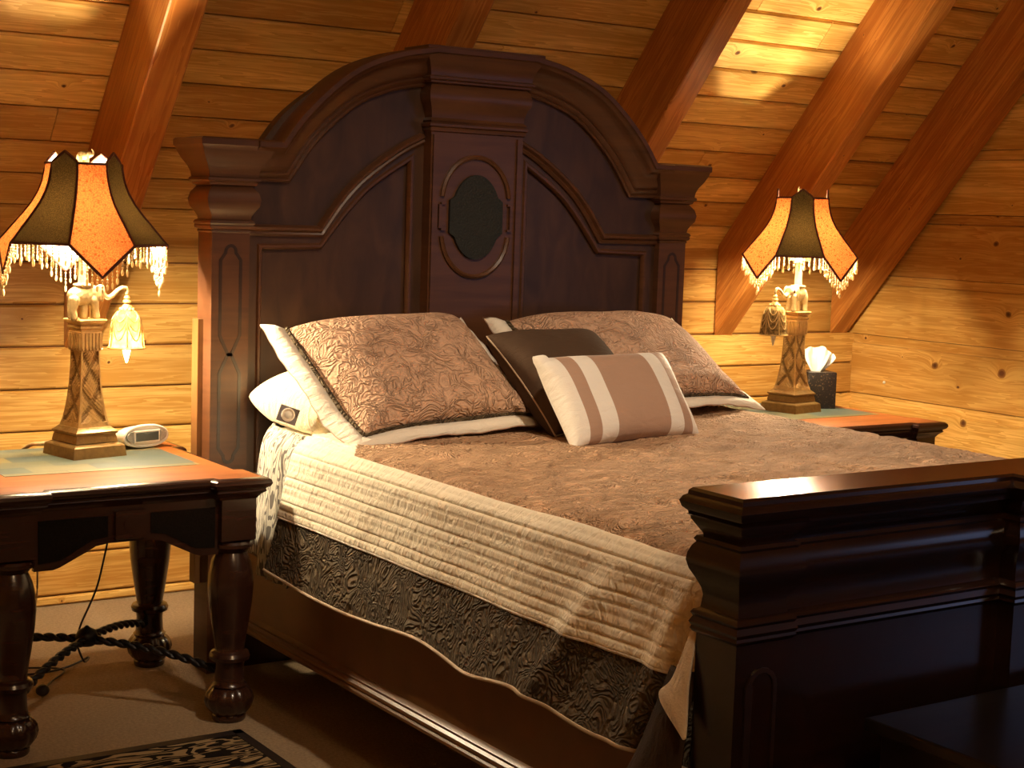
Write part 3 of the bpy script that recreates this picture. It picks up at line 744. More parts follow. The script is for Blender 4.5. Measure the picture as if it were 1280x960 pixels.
# ------------------------------------------------------------------ pillows
def pillow_pt(u, v, w, h, t, puff=.42, pinch=.06):
    """u, v in -1..1"""
    e = max(0, 1 - abs(u) ** 2.6) ** puff * max(0, 1 - abs(v) ** 2.6) ** puff
    k = 1 - pinch * (1 - abs(v) ** 2) * abs(u) ** 3 ; l = 1 - pinch * (1 - abs(u) ** 2) * abs(v) ** 3
    return u * w / 2 * k, v * h / 2 * l, t / 2 * e
def frame(p00, p10, p01):
    """matrix from bottom-left, bottom-right, top-left corners; local X right, Y up the pillow, Z out."""
    a, b, c = map(Vector, (p00, p10, p01))
    x = (b - a).normalized(); y = (c - a); y = (y - x * y.dot(x)).normalized(); z = x.cross(y)
    cen = (b + c) / 2
    m = Matrix((x, y, z)).transposed().to_4x4(); m.translation = cen
    return m, (b - a).length, (c - a).length
def pillow_mesh(w, h, t, mats=None, n=(44, 30), warp=None, seed=0, puff=.42, pinch=.06, select=None):
    bm = bmesh.new(); F = {}
    nu, nv = n
    for side in (1, -1):
        for i in range(nu + 1):
            for j in range(nv + 1):
                u = -1 + 2 * i / nu; v = -1 + 2 * j / nv
                u = math.sin(u * PI / 2 * .9) / math.sin(PI / 2 * .9); v = math.sin(v * PI / 2 * .9) / math.sin(PI / 2 * .9)
                edge = i in (0, nu) or j in (0, nv)
                if edge and side == -1: F[side, i, j] = F[1, i, j]; continue
                x, y, z = pillow_pt(u, v, w, h, t, puff, pinch)
                nz = noise.noise(V(x * 5 + seed, y * 5, side * 3)) * .012 * (z / (t / 2) if t else 0)
                p = V(x, y, side * (z + nz))
                if warp: p = warp(p, u, v, side)
                F[side, i, j] = bm.verts.new(p)
    for side in (1, -1):
        for i in range(nu):
            for j in range(nv):
                q = [F[side, i, j], F[side, i + 1, j], F[side, i + 1, j + 1], F[side, i, j + 1]]
                f = bm.faces.new(q if side > 0 else q[::-1])
                if mats: f.material_index = mats(-1 + 2 * (i + .5) / nu, side)
    return bm
def put(o, m): o.matrix_world = m; return o
def sham(label, p00, p10, p01, fl=.055, seed=1, curl=None):
    m, W, H = frame(p00, p10, p01)
    t = thing('pillow_sham', label, 'pillow', group=None); t.matrix_world = m
    w, h = W - 2 * fl, H - fl
    up = fl / 2
    def crl(p, u, v, sd):
        q = curl(p, u, v, sd) if curl else p.copy()
        q.y += up; return q
    bd = obj('pillow_body', pillow_mesh(w, h, .20, seed=seed, warp=crl), M['taupe_sham'], t, smooth=75)
    # flange: flat cream border, rippled, plus dark cord inside and at the rim
    bm = bmesh.new(); N = 160; ins = []; outs = []
    def rim(s, ww, hh):
        per = 2 * (ww + hh); d = s * per
        if d < ww: return -ww / 2 + d, -hh / 2
        d -= ww
        if d < hh: return ww / 2, -hh / 2 + d
        d -= hh
        if d < ww: return ww / 2 - d, hh / 2
        return -ww / 2, hh / 2 - (d - ww)
    for k in range(N):
        # walk the four corners of both rectangles together
        s4 = k / N * 4; side = int(s4); f = s4 - side
        def at(ww, hh):
            c = [(-ww / 2, -hh / 2), (ww / 2, -hh / 2), (ww / 2, hh / 2), (-ww / 2, hh / 2)]
            a, b = c[side], c[(side + 1) % 4]; return a[0] + (b[0] - a[0]) * f, a[1] + (b[1] - a[1]) * f
        xi, yi = at(w * .985, h * .985); xo, yo = at(W, H + fl * .9); xm, ym = (xi + xo) / 2, (yi + yo) / 2
        if side == 2: xo = xi * 1.0; yo = yi - .01; xm = xi; ym = yi - .004
        zi = 0.004; zo = .005 * math.sin(k * .35 + seed) + .002 * math.sin(k * 1.3)
        if side == 2: zi = -.012; zo = -.02
        pts = [V(xi, yi, zi), V(xm, ym, zi + zo * .6 + .003), V(xo, yo, zo - .004)]
        pts = [crl(p, 2 * p.x / w, 2 * p.y / h, 1) for p in pts]
        outs.append(pts)
    vs = [[bm.verts.new(p) for p in r] for r in outs]
    for k in range(N):
        a, b = vs[k], vs[(k + 1) % N]
        for i in range(2): bm.faces.new((a[i], b[i], b[i + 1], a[i + 1]))
    fo = obj('flange', bm, M['cream'], t, smooth=75)
    sm = fo.modifiers.new('t', 'SOLIDIFY'); sm.thickness = .006; sm.offset = 0
    bm = bmesh.new(); tube(bm, [r[0] + V(0, 0, .004) for r in outs] + [outs[0][0] + V(0, 0, .004)], .0075, 6); obj('cord', bm, M['brown_q'], t, smooth=60)
    bm = bmesh.new(); tube(bm, [r[2] for r in outs] + [outs[0][2]], .0028, 6); obj('edge_piping', bm, M['taupe_plain'], t, smooth=60)
    return t
def curlA(p, u, v, side):   # lower edge flops forward onto the mattress, left edge hangs
    q = p.copy()
    if v < -.55: q.z += (-.55 - v) * .05
    q.z -= max(0, abs(u) - .5) ** 2 * .10
    return q
sham('taupe quilted pillow sham with cream flange, the left one against the headboard', (-.845, -.685, .862), (-.03, -.58, .885), (-.975, -.24, 1.205), seed=3, curl=curlA)
sham('taupe quilted pillow sham with cream flange, on the right behind the small pillows', (.06, -.55, .90), (1.03, -.42, .885), (-.02, -.10, 1.215), seed=11, curl=curlA)
# dark square pillow with thin light piping
m, W, H = frame((-.195, -.745, .885), (.275, -.68, .885), (-.235, -.40, 1.175))
t = thing('throw_pillow', 'dark brown square throw pillow with thin piping, behind the striped one', 'pillow'); t.matrix_world = m
obj('pillow_body', pillow_mesh(W, H, .19, n=(34, 34), seed=5, pinch=.07, puff=.34), M['brown_cl'], t, smooth=75)
bm = bmesh.new(); rim = []
for k in range(121):
    s4 = (k % 120) / 120 * 4; sd = int(s4); f = s4 - sd
    c = [(-1, -1), (1, -1), (1, 1), (-1, 1)]; a, b = c[sd], c[(sd + 1) % 4]
    x, y, z = pillow_pt(a[0] + (b[0] - a[0]) * f, a[1] + (b[1] - a[1]) * f, W, H, .15, .42, .07); rim.append(V(x, y, 0))
tube(bm, rim, .003, 6); obj('edge_piping', bm, M['piping'], t, smooth=60)
# striped lumbar pillow
m, W, H = frame((-.275, -.935, .870), (.300, -.850, .870), (-.262, -.745, 1.130))
t = thing('lumbar_pillow', 'small oblong ivory and taupe striped pillow at the front of the pillow heap', 'pillow'); t.matrix_world = m
def lw(p, u, v, side):
    if u < -.9 and v > .9: p = p + V(-.004, .012, 0)
    return p
def stripes(u, side):
    a = abs(u)
    return 1 if (a < .30 or .49 < a < .68) else 0
obj('pillow_body', pillow_mesh(W, H, .165, mats=stripes, n=(100, 30), seed=8, pinch=.07, puff=.36, warp=lw), [M['white_cl'], M['taupe_plain']], t, smooth=75)
# plain cream sleeping pillow below the left sham
m, W, H = frame((-.85, -.41, .930), (-.25, -.40, .930), (-.91, .045, .945))
t = thing('sleeping_pillow', 'plain cream sleeping pillow lying flat beneath the left pillow sham', 'pillow'); t.matrix_world = m
def sl(p, u, v, side):
    p = p.copy(); p.z += .010 * math.sin(p.x * 30 + 3 * v) * max(0, 1 - abs(u)) 
    if side < 0 or True: p.z = max(p.z, -.065)
    if u < -.5: p.y += (.5 + u) * -.03 * v
    return p
obj('pillow_body', pillow_mesh(W, H, .26, n=(50, 36), seed=2, warp=sl, puff=.40, pinch=.0), M['cream_warm'], t, smooth=75)
bm = bmesh.new()
hem = []
# grey tag with a round white button, on the pillow's open end
cl = thing('pillow_tag', 'small grey square tag with a round white button on the cream pillow end', 'tag', (-.935, -.345, .935))
cl.scale = (1.3, 1.3, 1.3)
cl.rotation_euler = (math.radians(78), math.radians(18), math.radians(-28))
bm = bbox(-.024, .024, -.020, .020, -.002, .002, .0015); obj('tag_square', bm, M['tag'], cl)
bm = bmesh.new(); lathe(bm, [(.002, .0165), (.0045, .0165), (.006, .0145), (.006, .0125), (.0035, .012), (.0035, .001)], 28); obj('button_ring', bm, M['cream'], cl, smooth=40)
bm = bmesh.new(); lathe(bm, [(.003, .009), (.0055, .009), (.007, .006), (.0073, .001)], 24); obj('button', bm, M['white_plastic'], cl, smooth=40)

# ------------------------------------------------------------------ nightstands
def make_nightstand(loc, label, tile_dy):
    t = thing('nightstand', label, 'nightstand', loc, 0, 'matching nightstands either side of the bed')
    h = .395; b = .125; j = .028; H = .768
    def cornered(h, b, j):
        side = [(-h, -h), (-h + b, -h), (-h + b + .008, -h + j), (h - b - .008, -h + j), (h - b, -h)]; out = []
        for k in range(4):
            for x, y in side:
                for _ in range(k): x, y = -y, x
                out.append((x, y))
        return out
    path = cornered(h, b, j)
    bm = bmesh.new(); sweep_z(bm, path, [(H, .0), (H - .002, .008), (H - .0021, .010)])
    top = obj('table_top', bm, M['table_top'], t, smooth=30)
    bm = bmesh.new(); sweep_z(bm, path, [(H - .002, .010), (H - .004, .022), (H - .010, .030), (H - .020, .033), (H - .030, .028), (H - .036, .018), (H - .040, .017), (H - .044, .020), (H - .048, .016), (H - .056, .006), (H - .064, .0), (H - .070, -.004)])
    obj('table_edge', bm, M['table_dark'], top, smooth=35)
    # slate tiles let into the top: one inlay
    bm = bmesh.new(); box(bm, -.295, .315, -.140 + tile_dy, .360 - .5 * tile_dy if tile_dy else .36, H - .004, H + .0012); o = obj('slate_inlay', bm, M['slate'], top)
    # corner blocks with turned legs
    a = .335; L = []
    prof = [(.565, .060), (.558, .066), (.548, .066), (.543, .058), (.535, .052), (.53, .047), (.50, .060), (.46, .068), (.42, .070), (.37, .066), (.30, .056), (.25, .048), (.225, .044), (.220, .046), (.215, .058),
            (.205, .063), (.193, .060), (.186, .046), (.17, .044), (.13, .046), (.118, .048), (.112, .055), (.108, .052)]
    ball = [(.108, .050), (.100, .062), (.085, .073), (.065, .077), (.045, .071), (.028, .058), (.022, .050), (.018, .052), (.006, .052), (.0, .048)]
    bl = [(.708, 0), (.572, 0), (.566, -.008)]
    for sx in (-1, 1):
        for sy in (-1, 1):
            bm = bmesh.new(); w = .056
            sweep_z(bm, [(sx * a - w, sy * a - w), (sx * a + w, sy * a - w), (sx * a + w, sy * a + w), (sx * a - w, sy * a + w)], bl)
            lathe(bm, prof, 36, (sx * a, sy * a, 0))
            lg = obj('leg', bm, M['table_dark'], t, smooth=40)
            bm = bmesh.new(); lathe(bm, ball, 64, (sx * a, sy * a, 0), flute=lambda an, z: 1 - .07 * abs(math.cos(an * 6)) ** 6 if .02 < z < .104 else 1)
            obj('bun_foot', bm, M['table_dark'], lg, smooth=40)
    # aprons with scalloped lower edge, woven panels, centre rosette block
    for k in range(4):
        an = k * PI / 2; Rm = Matrix.Rotation(an, 4, 'Z'); x = a - .056
        low_ = [(-x, .530), (-x + .055, .530), (-x + .075, .536), (-.13, .572), (-.10, .588), (-.06, .594), (.06, .594), (.10, .588), (.13, .572), (x - .075, .536), (x - .055, .530), (x, .530)]
        bm = bmesh.new(); plate_xz(bm, [(-x, .705)] + low_ + [(x, .705)], -a - .030, -a - .008)
        bmesh.ops.transform(bm, matrix=Rm, verts=bm.verts); ap = obj('apron', bm, M['table_dark'], t)
        for s in (-1, 1):
            bm = bmesh.new()
            q = [(s * .065, .675), (s * .065, .615), (s * .11, .608), (s * .14, .592), (s * (x - .075), .556), (s * (x - .012), .552), (s * (x - .012), .675)]
            plate_xz(bm, q, -a - .0335, -a - .029)
            bmesh.ops.transform(bm, matrix=Rm, verts=bm.verts); obj('woven_panel', bm, M['woven'], ap)
        bm = bmesh.new(); sweep_z(bm, [(-.042, -a - .042), (.042, -a - .042), (.042, -a - .028), (-.042, -a - .028)], [(.690, 0), (.688, .004), (.606, .004), (.602, 0)])
        q = [( .022 * math.cos(i * PI / 8), .648 + .022 * math.sin(i * PI / 8)) for i in range(16)]
        plate_xz(bm, q, -a - .049, -a - .045)
        bmesh.ops.transform(bm, matrix=Rm, verts=bm.verts); obj('rosette_block', bm, M['table_dark'], ap)
    # arched, twisted iron cross stretcher with a centre knot
    bm = bmesh.new()
    for sx, sy in ((1, 1), (1, -1)):
        pts = [V(sx * a * q * .93, sy * a * q * .93, .150 + .062 * (1 - abs(q) ** 2.2)) for q in [-1 + i / 60 for i in range(121)]]
        for ph in (0, PI):
            tw = []
            for i, p in enumerate(pts):
                ang = i * .55 + ph; side = V(-sy, sx, 0).normalized()
                tw.append(p + side * .0065 * math.cos(ang) + V(0, 0, 1) * .0065 * math.sin(ang))
            tube(bm, tw, .0085, 6)
    lathe(bm, [(.190, .006), (.193, .024), (.205, .033), (.222, .036), (.240, .028), (.250, .010), (.256, .004)], 20)
    obj('stretcher', bm, M['iron'], t, smooth=60)
    return t
NS = (-1.473, -.050, 0)
ns1 = make_nightstand(NS, 'dark wood nightstand with orange slate-inlaid top and turned legs, left of the bed', 0)
ns2 = dup_tree(ns1, (1.753, .120, 0), 0, 'dark wood nightstand with slate-inlaid top beyond the bed, under the right lamp')

# ------------------------------------------------------------------ lamps
def make_lamp(lit, shade_rot, loc, rz, label):
    t = thing('table_lamp', label, 'lamp', loc, rz, 'beaded elephant table lamps on the nightstands')
    sq = lambda w: [(-w / 2, -w / 2), (w / 2, -w / 2), (w / 2, w / 2), (-w / 2, w / 2)]
    bm = bmesh.new(); sweep_z(bm, sq(.190), [(0, 0), (.034, -.004), (.038, -.008), (.040, -.014), (.043, -.020)])
    base = obj('base', bm, M['gold_dk'], t, smooth=25)
    bm = bmesh.new(); sweep_z(bm, sq(.150), [(.043, -.004), (.045, 0), (.062, -.003), (.070, -.006), (.074, 0), (.080, 0), (.084, -.006), (.090, -.012), (.094, -.016)])
    obj('base_step', bm, M['gold_dk'], base, smooth=25)
    # flaring square column with a carved diagonal lattice
    bm = bmesh.new(); ws = [(.094, .058), (.104, .055), (.12, .0505), (.15, .0455), (.19, .0405), (.24, .0365), (.29, .034), (.345, .033)]
    def wid(z):
        for (a, p), (b, q) in zip(ws, ws[1:]):
            if z <= b: return p + (q - p) * (z - a) / (b - a)
        return ws[-1][1]
    n, mrows = 26, 110
    deep = {}
    for k in range(4):
        g = []
        for j in range(mrows + 1):
            z = .094 + .251 * j / mrows; w = wid(z); row = []
            for i in range(n + 1):
                u = -1 + 2 * i / n; d = 0
                if abs(u) < .8:
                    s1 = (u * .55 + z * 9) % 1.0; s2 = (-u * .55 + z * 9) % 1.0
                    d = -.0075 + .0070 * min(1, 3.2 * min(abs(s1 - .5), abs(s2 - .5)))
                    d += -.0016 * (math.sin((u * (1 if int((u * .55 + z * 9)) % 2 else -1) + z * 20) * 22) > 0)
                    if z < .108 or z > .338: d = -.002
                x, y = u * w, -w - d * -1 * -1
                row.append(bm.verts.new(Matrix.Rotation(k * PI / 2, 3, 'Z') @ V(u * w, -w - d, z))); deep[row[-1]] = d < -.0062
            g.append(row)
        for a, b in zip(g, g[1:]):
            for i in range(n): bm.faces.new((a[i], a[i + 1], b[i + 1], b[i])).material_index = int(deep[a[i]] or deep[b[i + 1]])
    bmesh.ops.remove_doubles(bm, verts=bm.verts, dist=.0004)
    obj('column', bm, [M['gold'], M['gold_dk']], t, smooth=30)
    bm = bmesh.new()
    sweep_z(bm, sq(.074), [(.335, -.004), (.338, 0), (.345, .001), (.395, .001), (.398, -.002), (.404, -.002), (.408, .004), (.414, .004), (.418, -.001), (.424, .006), (.428, .011), (.434, .013), (.437, .010)])
    for k in range(4):                                             # leaf-tipped flutes on the collar
        for i in range(6):
            x = -.031 + i * .0124
            m = Matrix.Rotation(k * PI / 2, 4, 'Z')
            vs, _ = box(bm, x - .0045, x + .0045, -.0420, -.036, .345, .392, m)
            bmesh.ops.create_icosphere(bm, subdivisions=1, radius=.0052, matrix=m @ Matrix.Translation((x, -.0385, .343)) @ Matrix.Diagonal((.9, .7, 1.5, 1)))
    obj('collar', bm, M['gold'], t, smooth=30)
    # elephant whose raised trunk carries the small swag lamp (faces +X)
    Z = .437
    P_ = lambda x, y, z: (x, y, Z + z)
    parts = [('e', P_(-.014, 0, .074), (.050, .030, .032)), ('e', P_(-.036, 0, .070), (.026, .027, .030)), ('e', P_(.020, 0, .078), (.028, .026, .030)), ('e', P_(.048, 0, .084), (.021, .019, .022)), ('e', P_(.054, 0, .098), (.013, .014, .010)),
             [(P_(.058, 0, .078), .0125), (P_(.070, 0, .070), .0100), (P_(.082, 0, .064), .0088), (P_(.098, 0, .072), .0080), (P_(.116, 0, .088), .0072), (P_(.134, 0, .098), .0066), (P_(.148, 0, .096), .0062), (P_(.154, 0, .086), .0058), (P_(.150, 0, .076), .0050)],
             [(P_(-.046, 0, .078), .005), (P_(-.052, .002, .060), .003), (P_(-.052, .003, .040), .003)]]
    for x, z0, bx in ((-.042, .060, -.048), (.026, .060, .032)):
        for s in (-1, 1):
            dx = .006 * s
            parts.append([(P_(x + dx, s * .014, z0), .0185), (P_(bx + dx, s * .017, .030), .0115), (P_(bx + dx + .003, s * .018, .006), .0130)])
    for s in (-1, 1):
        parts.append(('e', P_(.030, s * .0290, .082), (.019, .0050, .026), Matrix.Rotation(s * .45, 4, 'Z')))
        parts.append([(P_(.054, s * .010, .070), .0038), (P_(.068, s * .014, .060), .0030), (P_(.080, s * .015, .062), .0018)])
    parts.append([(P_(-.006, 0, .004), .014), (P_(-.006, 0, .05), .013)])
    el = blob('elephant', parts, M['ivory'], t, .0022)
    for s in (-1, 1):
        bm = bmesh.new(); bmesh.ops.create_icosphere(bm, subdivisions=2, radius=.0062, matrix=Matrix.Translation(P_(.046, s * .0225, .086)) @ Matrix.Diagonal((1, .5, 1.2, 1)))
        obj('gem', bm, M['gem'], el, smooth=60)
    bm = bmesh.new(); sweep_z(bm, [(-.026, -.024), (.010, -.024), (.010, .024), (-.026, .024)], [(Z + .100, .000), (Z + .106, .002), (Z + .109, .003), (Z + .112, -.002)]); obj('saddle', bm, M['gold'], el, smooth=30)
    # stem, harp platform and bulbs inside the shade
    bm = bmesh.new(); lathe(bm, [(.540, .030), (.545, .032), (.550, .018), (.555, .016), (.60, .0155), (.640, .0155), (.645, .020), (.652, .020), (.656, .010), (.905, .004)], 24, (-.008, 0, 0), flute=lambda a, z: 1 - .12 * abs(math.cos(a * 5)) if .556 < z < .64 else 1)
    obj('stem', bm, M['ivory'], t, smooth=40)
    sx = -.008
    for s in (-1, 1):
        bm = bmesh.new()
        bmesh.ops.create_uvsphere(bm, u_segments=16, v_segments=10, radius=.021, matrix=Matrix.Translation((sx, s * .045, .704)) @ Matrix.Diagonal((1, 1, 1.35, 1)))
        obj('bulb', bm, M['bulb'], t, smooth=80)
    for s in (-1, 1):
        bm = bmesh.new(); tube(bm, [(sx, 0, .66), (sx, s * .030, .655), (sx, s * .045, .66), (sx, s * .045, .672)], .006, 8); lathe(bm, [(.655, .013), (.680, .013)], 14, (sx, s * .045, 0))
        obj('socket', bm, M['gold_dk'], t, smooth=40)
    # shade
    pr = [(.925, .119), (.905, .120), (.870, .127), (.835, .140), (.800, .160), (.765, .187), (.730, .217), (.700, .242), (.677, .262)]
    sh = thing('shade_temp', '', '', (sx, 0, 0)); sh.parent = t; del sh['label']; del sh['category']; sh.name = 'lampshade'; sh.rotation_euler.z = shade_rot
    c8, s8 = math.cos(PI / 8), math.sin(PI / 8)
    def panel_(k, inset=0.0, cut=0):
        """One gore; centre normal at azimuth k*45 deg. Orange (even) has a pointed foot, brown (odd) a pointed head."""
        A = k * PI / 4; n = Vector((math.cos(A), math.sin(A), 0)); tdir = Vector((-math.sin(A), math.cos(A), 0))
        g = []; nn = 14
        for z, r in pr:
            g.append([n * (r * c8 - inset) + tdir * ((r * s8 - inset * .4) * (-1 + 2 * i / nn)) + V(0, 0, z) for i in range(nn + 1)])
        orange = k % 2 == 0
        r0 = pr[0][1]; top = []; bot = []
        if not orange:
            for q in (1, 2, 3, 4):
                f = q / 4; row = []
                for i in range(nn + 1):
                    u = -1 + 2 * i / nn; hh = max(0, 1 - abs(u)) ** .85
                    row.append(n * (r0 * c8 - inset - .004 * f) + tdir * ((r0 * s8 - inset * .4) * u) + V(0, 0, pr[0][0] + .036 * hh * f))
                top.append(row)
            g = top[::-1] + g
        else:
            r1 = pr[-1][1]; bot = []
            for q in range(1, 7):
                f = q / 6; row = []
                for i in range(nn + 1):
                    u = -1 + 2 * i / nn; hh = max(0, 1 - abs(u))
                    row.append(n * (r1 * c8 - inset + .004 * f * hh) + tdir * ((r1 * s8 - inset * .4) * u) + V(0, 0, pr[-1][0] - .098 * hh * f))
                bot.append(row)
            g = g + bot
        return g
    def gridmesh(g):
        bm = bmesh.new(); vs = [[bm.verts.new(p) for p in r] for r in g]
        for a, b in zip(vs, vs[1:]):
            for i in range(len(a) - 1):
                if len({tuple(round(c, 6) for c in v.co) for v in (a[i], a[i + 1], b[i + 1], b[i])}) >= 3:
                    q = [a[i], a[i + 1], b[i + 1], b[i]]
                    bm.faces.new(q)
        bmesh.ops.remove_doubles(bm, verts=bm.verts, dist=1e-5)
        return bm
    bml = bmesh.new()
    for k in range(8):
        o = obj('cloth_panel', gridmesh(panel_(k)), M['sh_orange'] if k % 2 == 0 else M['sh_brown'], sh, smooth=60)
        o['label'] = 'orange cloth panel with pointed foot' if k % 2 == 0 else 'olive brown cloth panel with pointed top'
        g = panel_(k, inset=.0025); vs = [[bml.verts.new(p) for p in r] for r in g]
        for a, b in zip(vs, vs[1:]):
            for i in range(len(a) - 1):
                if (a[i].co - b[i].co).length > 1e-6 or (a[i + 1].co - b[i + 1].co).length > 1e-6: bml.faces.new((a[i], a[i + 1], b[i + 1], b[i]))
    obj('lining', bml, M['sh_lining'], sh, smooth=60)
    bm = bmesh.new(); edge = []
    for k in range(8):
        A = (k + .5) * PI / 4
        tube(bm, [V(math.cos(A) * r, math.sin(A) * r, z) for z, r in pr], .0042, 6)
        g = panel_(k); tube(bm, [p + V(0, 0, 0) for p in g[0]], .0042, 6); tube(bm, [p for p in g[-1]], .0052, 6)
        edge.append(g[-1])
    obj('braid_trim', bm, M['sh_trim'], sh, smooth=60)
    # bead fringe: one strand made once, then copied along the lower edges
    bm = bmesh.new(); tube(bm, [(0, 0, 0), (0, 0, -.05)], .0009, 4)
    for z, r, e in ((-.008, .0032, 1), (-.017, .0024, 1.2), (-.025, .0038, .9), (-.036, .0030, 2.2), (-.053, .0046, 2.3)):
        bmesh.ops.create_uvsphere(bm, u_segments=8, v_segments=6, radius=r, matrix=Matrix.Translation((0, 0, z)) @ Matrix.Diagonal((1, 1, e, 1)))
    st = obj('bead_strand', bm, M['bead'], sh, smooth=60); first = True
    for row in edge:
        L = [(b - a).length for a, b in zip(row, row[1:])]; tot = sum(L); m_ = max(5, round(tot / .0215))
        for q in range(m_):
            d = (q + .5) / m_ * tot; i = 0
            while i < len(L) - 1 and d > L[i]: d -= L[i]; i += 1
            p = row[i].lerp(row[i + 1], d / L[i])
            if first: c = st; first = False
            else: c = st.copy(); COL.objects.link(c); c.parent = sh
            c.location = p; c.scale.z = 1.0 + .16 * math.sin(q * 2.4); c.rotation_euler = (0, 0, q)
    # finial elephant
    F = .925
    P2 = lambda x, y, z: (sx + x, y, F + z)
    fp = [('e', P2(-.004, 0, .026), (.020, .013, .014)), ('e', P2(.017, 0, .030), (.010, .009, .011)),
          [(P2(.024, 0, .028), .0055), (P2(.031, 0, .030), .004), (P2(.034, 0, .040), .0032), (P2(.028, 0, .048), .0026)],
          [(P2(0, 0, -.02), .006), (P2(0, 0, .005), .010)]]
    for x in (-.016, .008):
        for s in (-1, 1): fp.append([(P2(x, s * .007, .022), .0068), (P2(x, s * .008, .004), .0058)])
    for s in (-1, 1): fp.append(('e', P2(.010, s * .011, .030), (.007, .003, .009)))
    fe = blob('finial', fp, M['ivory'], t, .0016)
    # swag lamp
    X = .152
    bm = bmesh.new(); lathe(bm, [(.510, .003), (.506, .008), (.500, .010), (.496, .007), (.492, .012), (.486, .013), (.482, .009), (.474, .016), (.468, .019), (.462, .021)], 24, (X, 0, 0)); 
    for k in range(8):
        a = k * PI / 4; bmesh.ops.create_icosphere(bm, subdivisions=2, radius=.010, matrix=Matrix.Translation((X + .021 * math.cos(a), .021 * math.sin(a), .459)) @ Matrix.Rotation(a, 4, 'Z') @ Matrix.Diagonal((.5, .9, 1.2, 1)))
    sw = obj('swag_cap', bm, M['gold'], t, smooth=45)
    bp_ = [(.462, .022), (.454, .033), (.440, .042), (.420, .048), (.400, .0515), (.380, .054), (.358, .0555), (.344, .057), (.338, .062)]
    bm = bmesh.new(); rings = []
    for z, r in bp_:
        rings.append([bm.verts.new((X + r * math.cos(2 * PI * k / 40), r * math.sin(2 * PI * k / 40), z)) for k in range(40)])
    for a, b in zip(rings, rings[1:]):
        for k in range(40): bm.faces.new((a[k], a[(k + 1) % 40], b[(k + 1) % 40], b[k]))
    obj('swag_glass', bm, M['swag_glass'] if lit else M['swag_unlit'], sw, smooth=60)
    bm = bmesh.new()
    def rr_(z):
        for (a, p), (b, q) in zip(bp_, bp_[1:]):
            if b <= z <= a: return p + (q - p) * (a - z) / (a - b)
        return bp_[-1][1] if z < .338 else bp_[0][1]
    for k in range(6):                                             # draped festoons in relief
        a0 = k * PI / 3
        for zt, dp in ((.455, .030), (.440, .045), (.420, .055)):
            pts = []
            for i in range(15):
                u = i / 14; a = a0 + u * PI / 3; z = zt - dp * math.sin(u * PI); r = rr_(z) + .001
                pts.append((X + r * math.cos(a), r * math.sin(a), z))
            tube(bm, pts, .0022, 5)
        pts = [(X + (rr_(z) + .001) * math.cos(a0), (rr_(z) + .001) * math.sin(a0), z) for z in (.460, .44, .42, .40, .38, .36, .342)]
        tube(bm, pts, .0026, 5)
    tube(bm, [(X + .061 * math.cos(2 * PI * k / 40), .061 * math.sin(2 * PI * k / 40), .338) for k in range(41)], .0026, 6)
    obj('swag_lattice', bm, M['gold'], sw, smooth=60)
    bm = bmesh.new(); lathe(bm, [(.400, .006), (.385, .011), (.365, .015), (.345, .015), (.325, .011), (.305, .006), (.290, .0015)], 16, (X, 0, 0))
    b = obj('swag_bulb', bm, M['bulb_small'] if lit else M['bulb_off'], sw, smooth=60)
    return t
ZT = .768 + .0015
make_lamp(True, math.radians(-5.5 - 12), (-1.419, .135, ZT), math.radians(12), 'gold elephant lamp with orange and brown beaded shade and lit swag bulb, left of bed')
make_lamp(False, math.radians(1 - 190), (1.762, .215, ZT), math.radians(190), 'gold elephant lamp with orange and brown beaded shade and unlit swag bulb, right of bed')

# ------------------------------------------------------------------ small things
# alarm clock
ck = thing('alarm_clock', 'small white oval digital alarm clock on the left nightstand beside the lamp', 'clock', (-1.195, .195, .7695), math.radians(14))
def oval_yz(w, h, n=40, p=2.3):
    return [(w * math.copysign(abs(math.cos(2 * PI * i / n)) ** (2 / p), math.cos(2 * PI * i / n)), h * math.copysign(abs(math.sin(2 * PI * i / n)) ** (2 / p), math.sin(2 * PI * i / n))) for i in range(n)]
def ovloft(secs):
    bm = bmesh.new(); rings = []
    for y, w, h, zc in secs: rings.append([bm.verts.new((x, y, z + zc)) for x, z in oval_yz(w, h)])
    for a, b in zip(rings, rings[1:]):
        for k in range(40): bm.faces.new((a[k], a[(k + 1) % 40], b[(k + 1) % 40], b[k]))
    bm.faces.new(rings[0]); bm.faces.new(rings[-1]); return bm
obj('clock_body', ovloft([(-.004, .070, .027, .036), (-.010, .076, .031, .036), (-.008, .080, .034, .036), (.0, .081, .035, .036), (.010, .078, .033, .035), (.05, .068, .029, .031), (.075, .055, .024, .028), (.085, .035, .015, .026)]), M['white_plastic'], ck, smooth=45)
bm = bbox(-.046, .046, -.0135, -.006, .018, .054, .002); sc_ = obj('display_frame', bm, M['white_plastic'], ck)
bm = bbox(-.040, .040, -.0155, -.012, .023, .049, .001); obj('display', bm, M['lcd'], sc_)
for s in (-1, 1):
    bm = bmesh.new(); q = [(s * .049, .020), (s * .060, .023), (s * .068, .030), (s * .070, .036), (s * .068, .043), (s * .060, .050), (s * .049, .053)]
    plate_xz(bm, q, -.0125, -.008); obj('speaker_grille', bm, M['grey_plastic'], ck)
ck.scale = (1.1, 1.1, 1.12)
# little yellow cord end behind the lamp and a dark knob on the table
bm = bmesh.new(); tube(bm, spline([V(-1.42, .30, .781), V(-1.455, .31, .785), V(-1.50, .315, .783), V(-1.53, .34, .777), V(-1.55, .40, .745)], 6), lambda t: .009 - .003 * t, 10)
tag(obj('cord', bm, M['cord_light'], smooth=60), 'short pale yellow cord looping over the nightstand top behind the lit lamp base', 'cord')
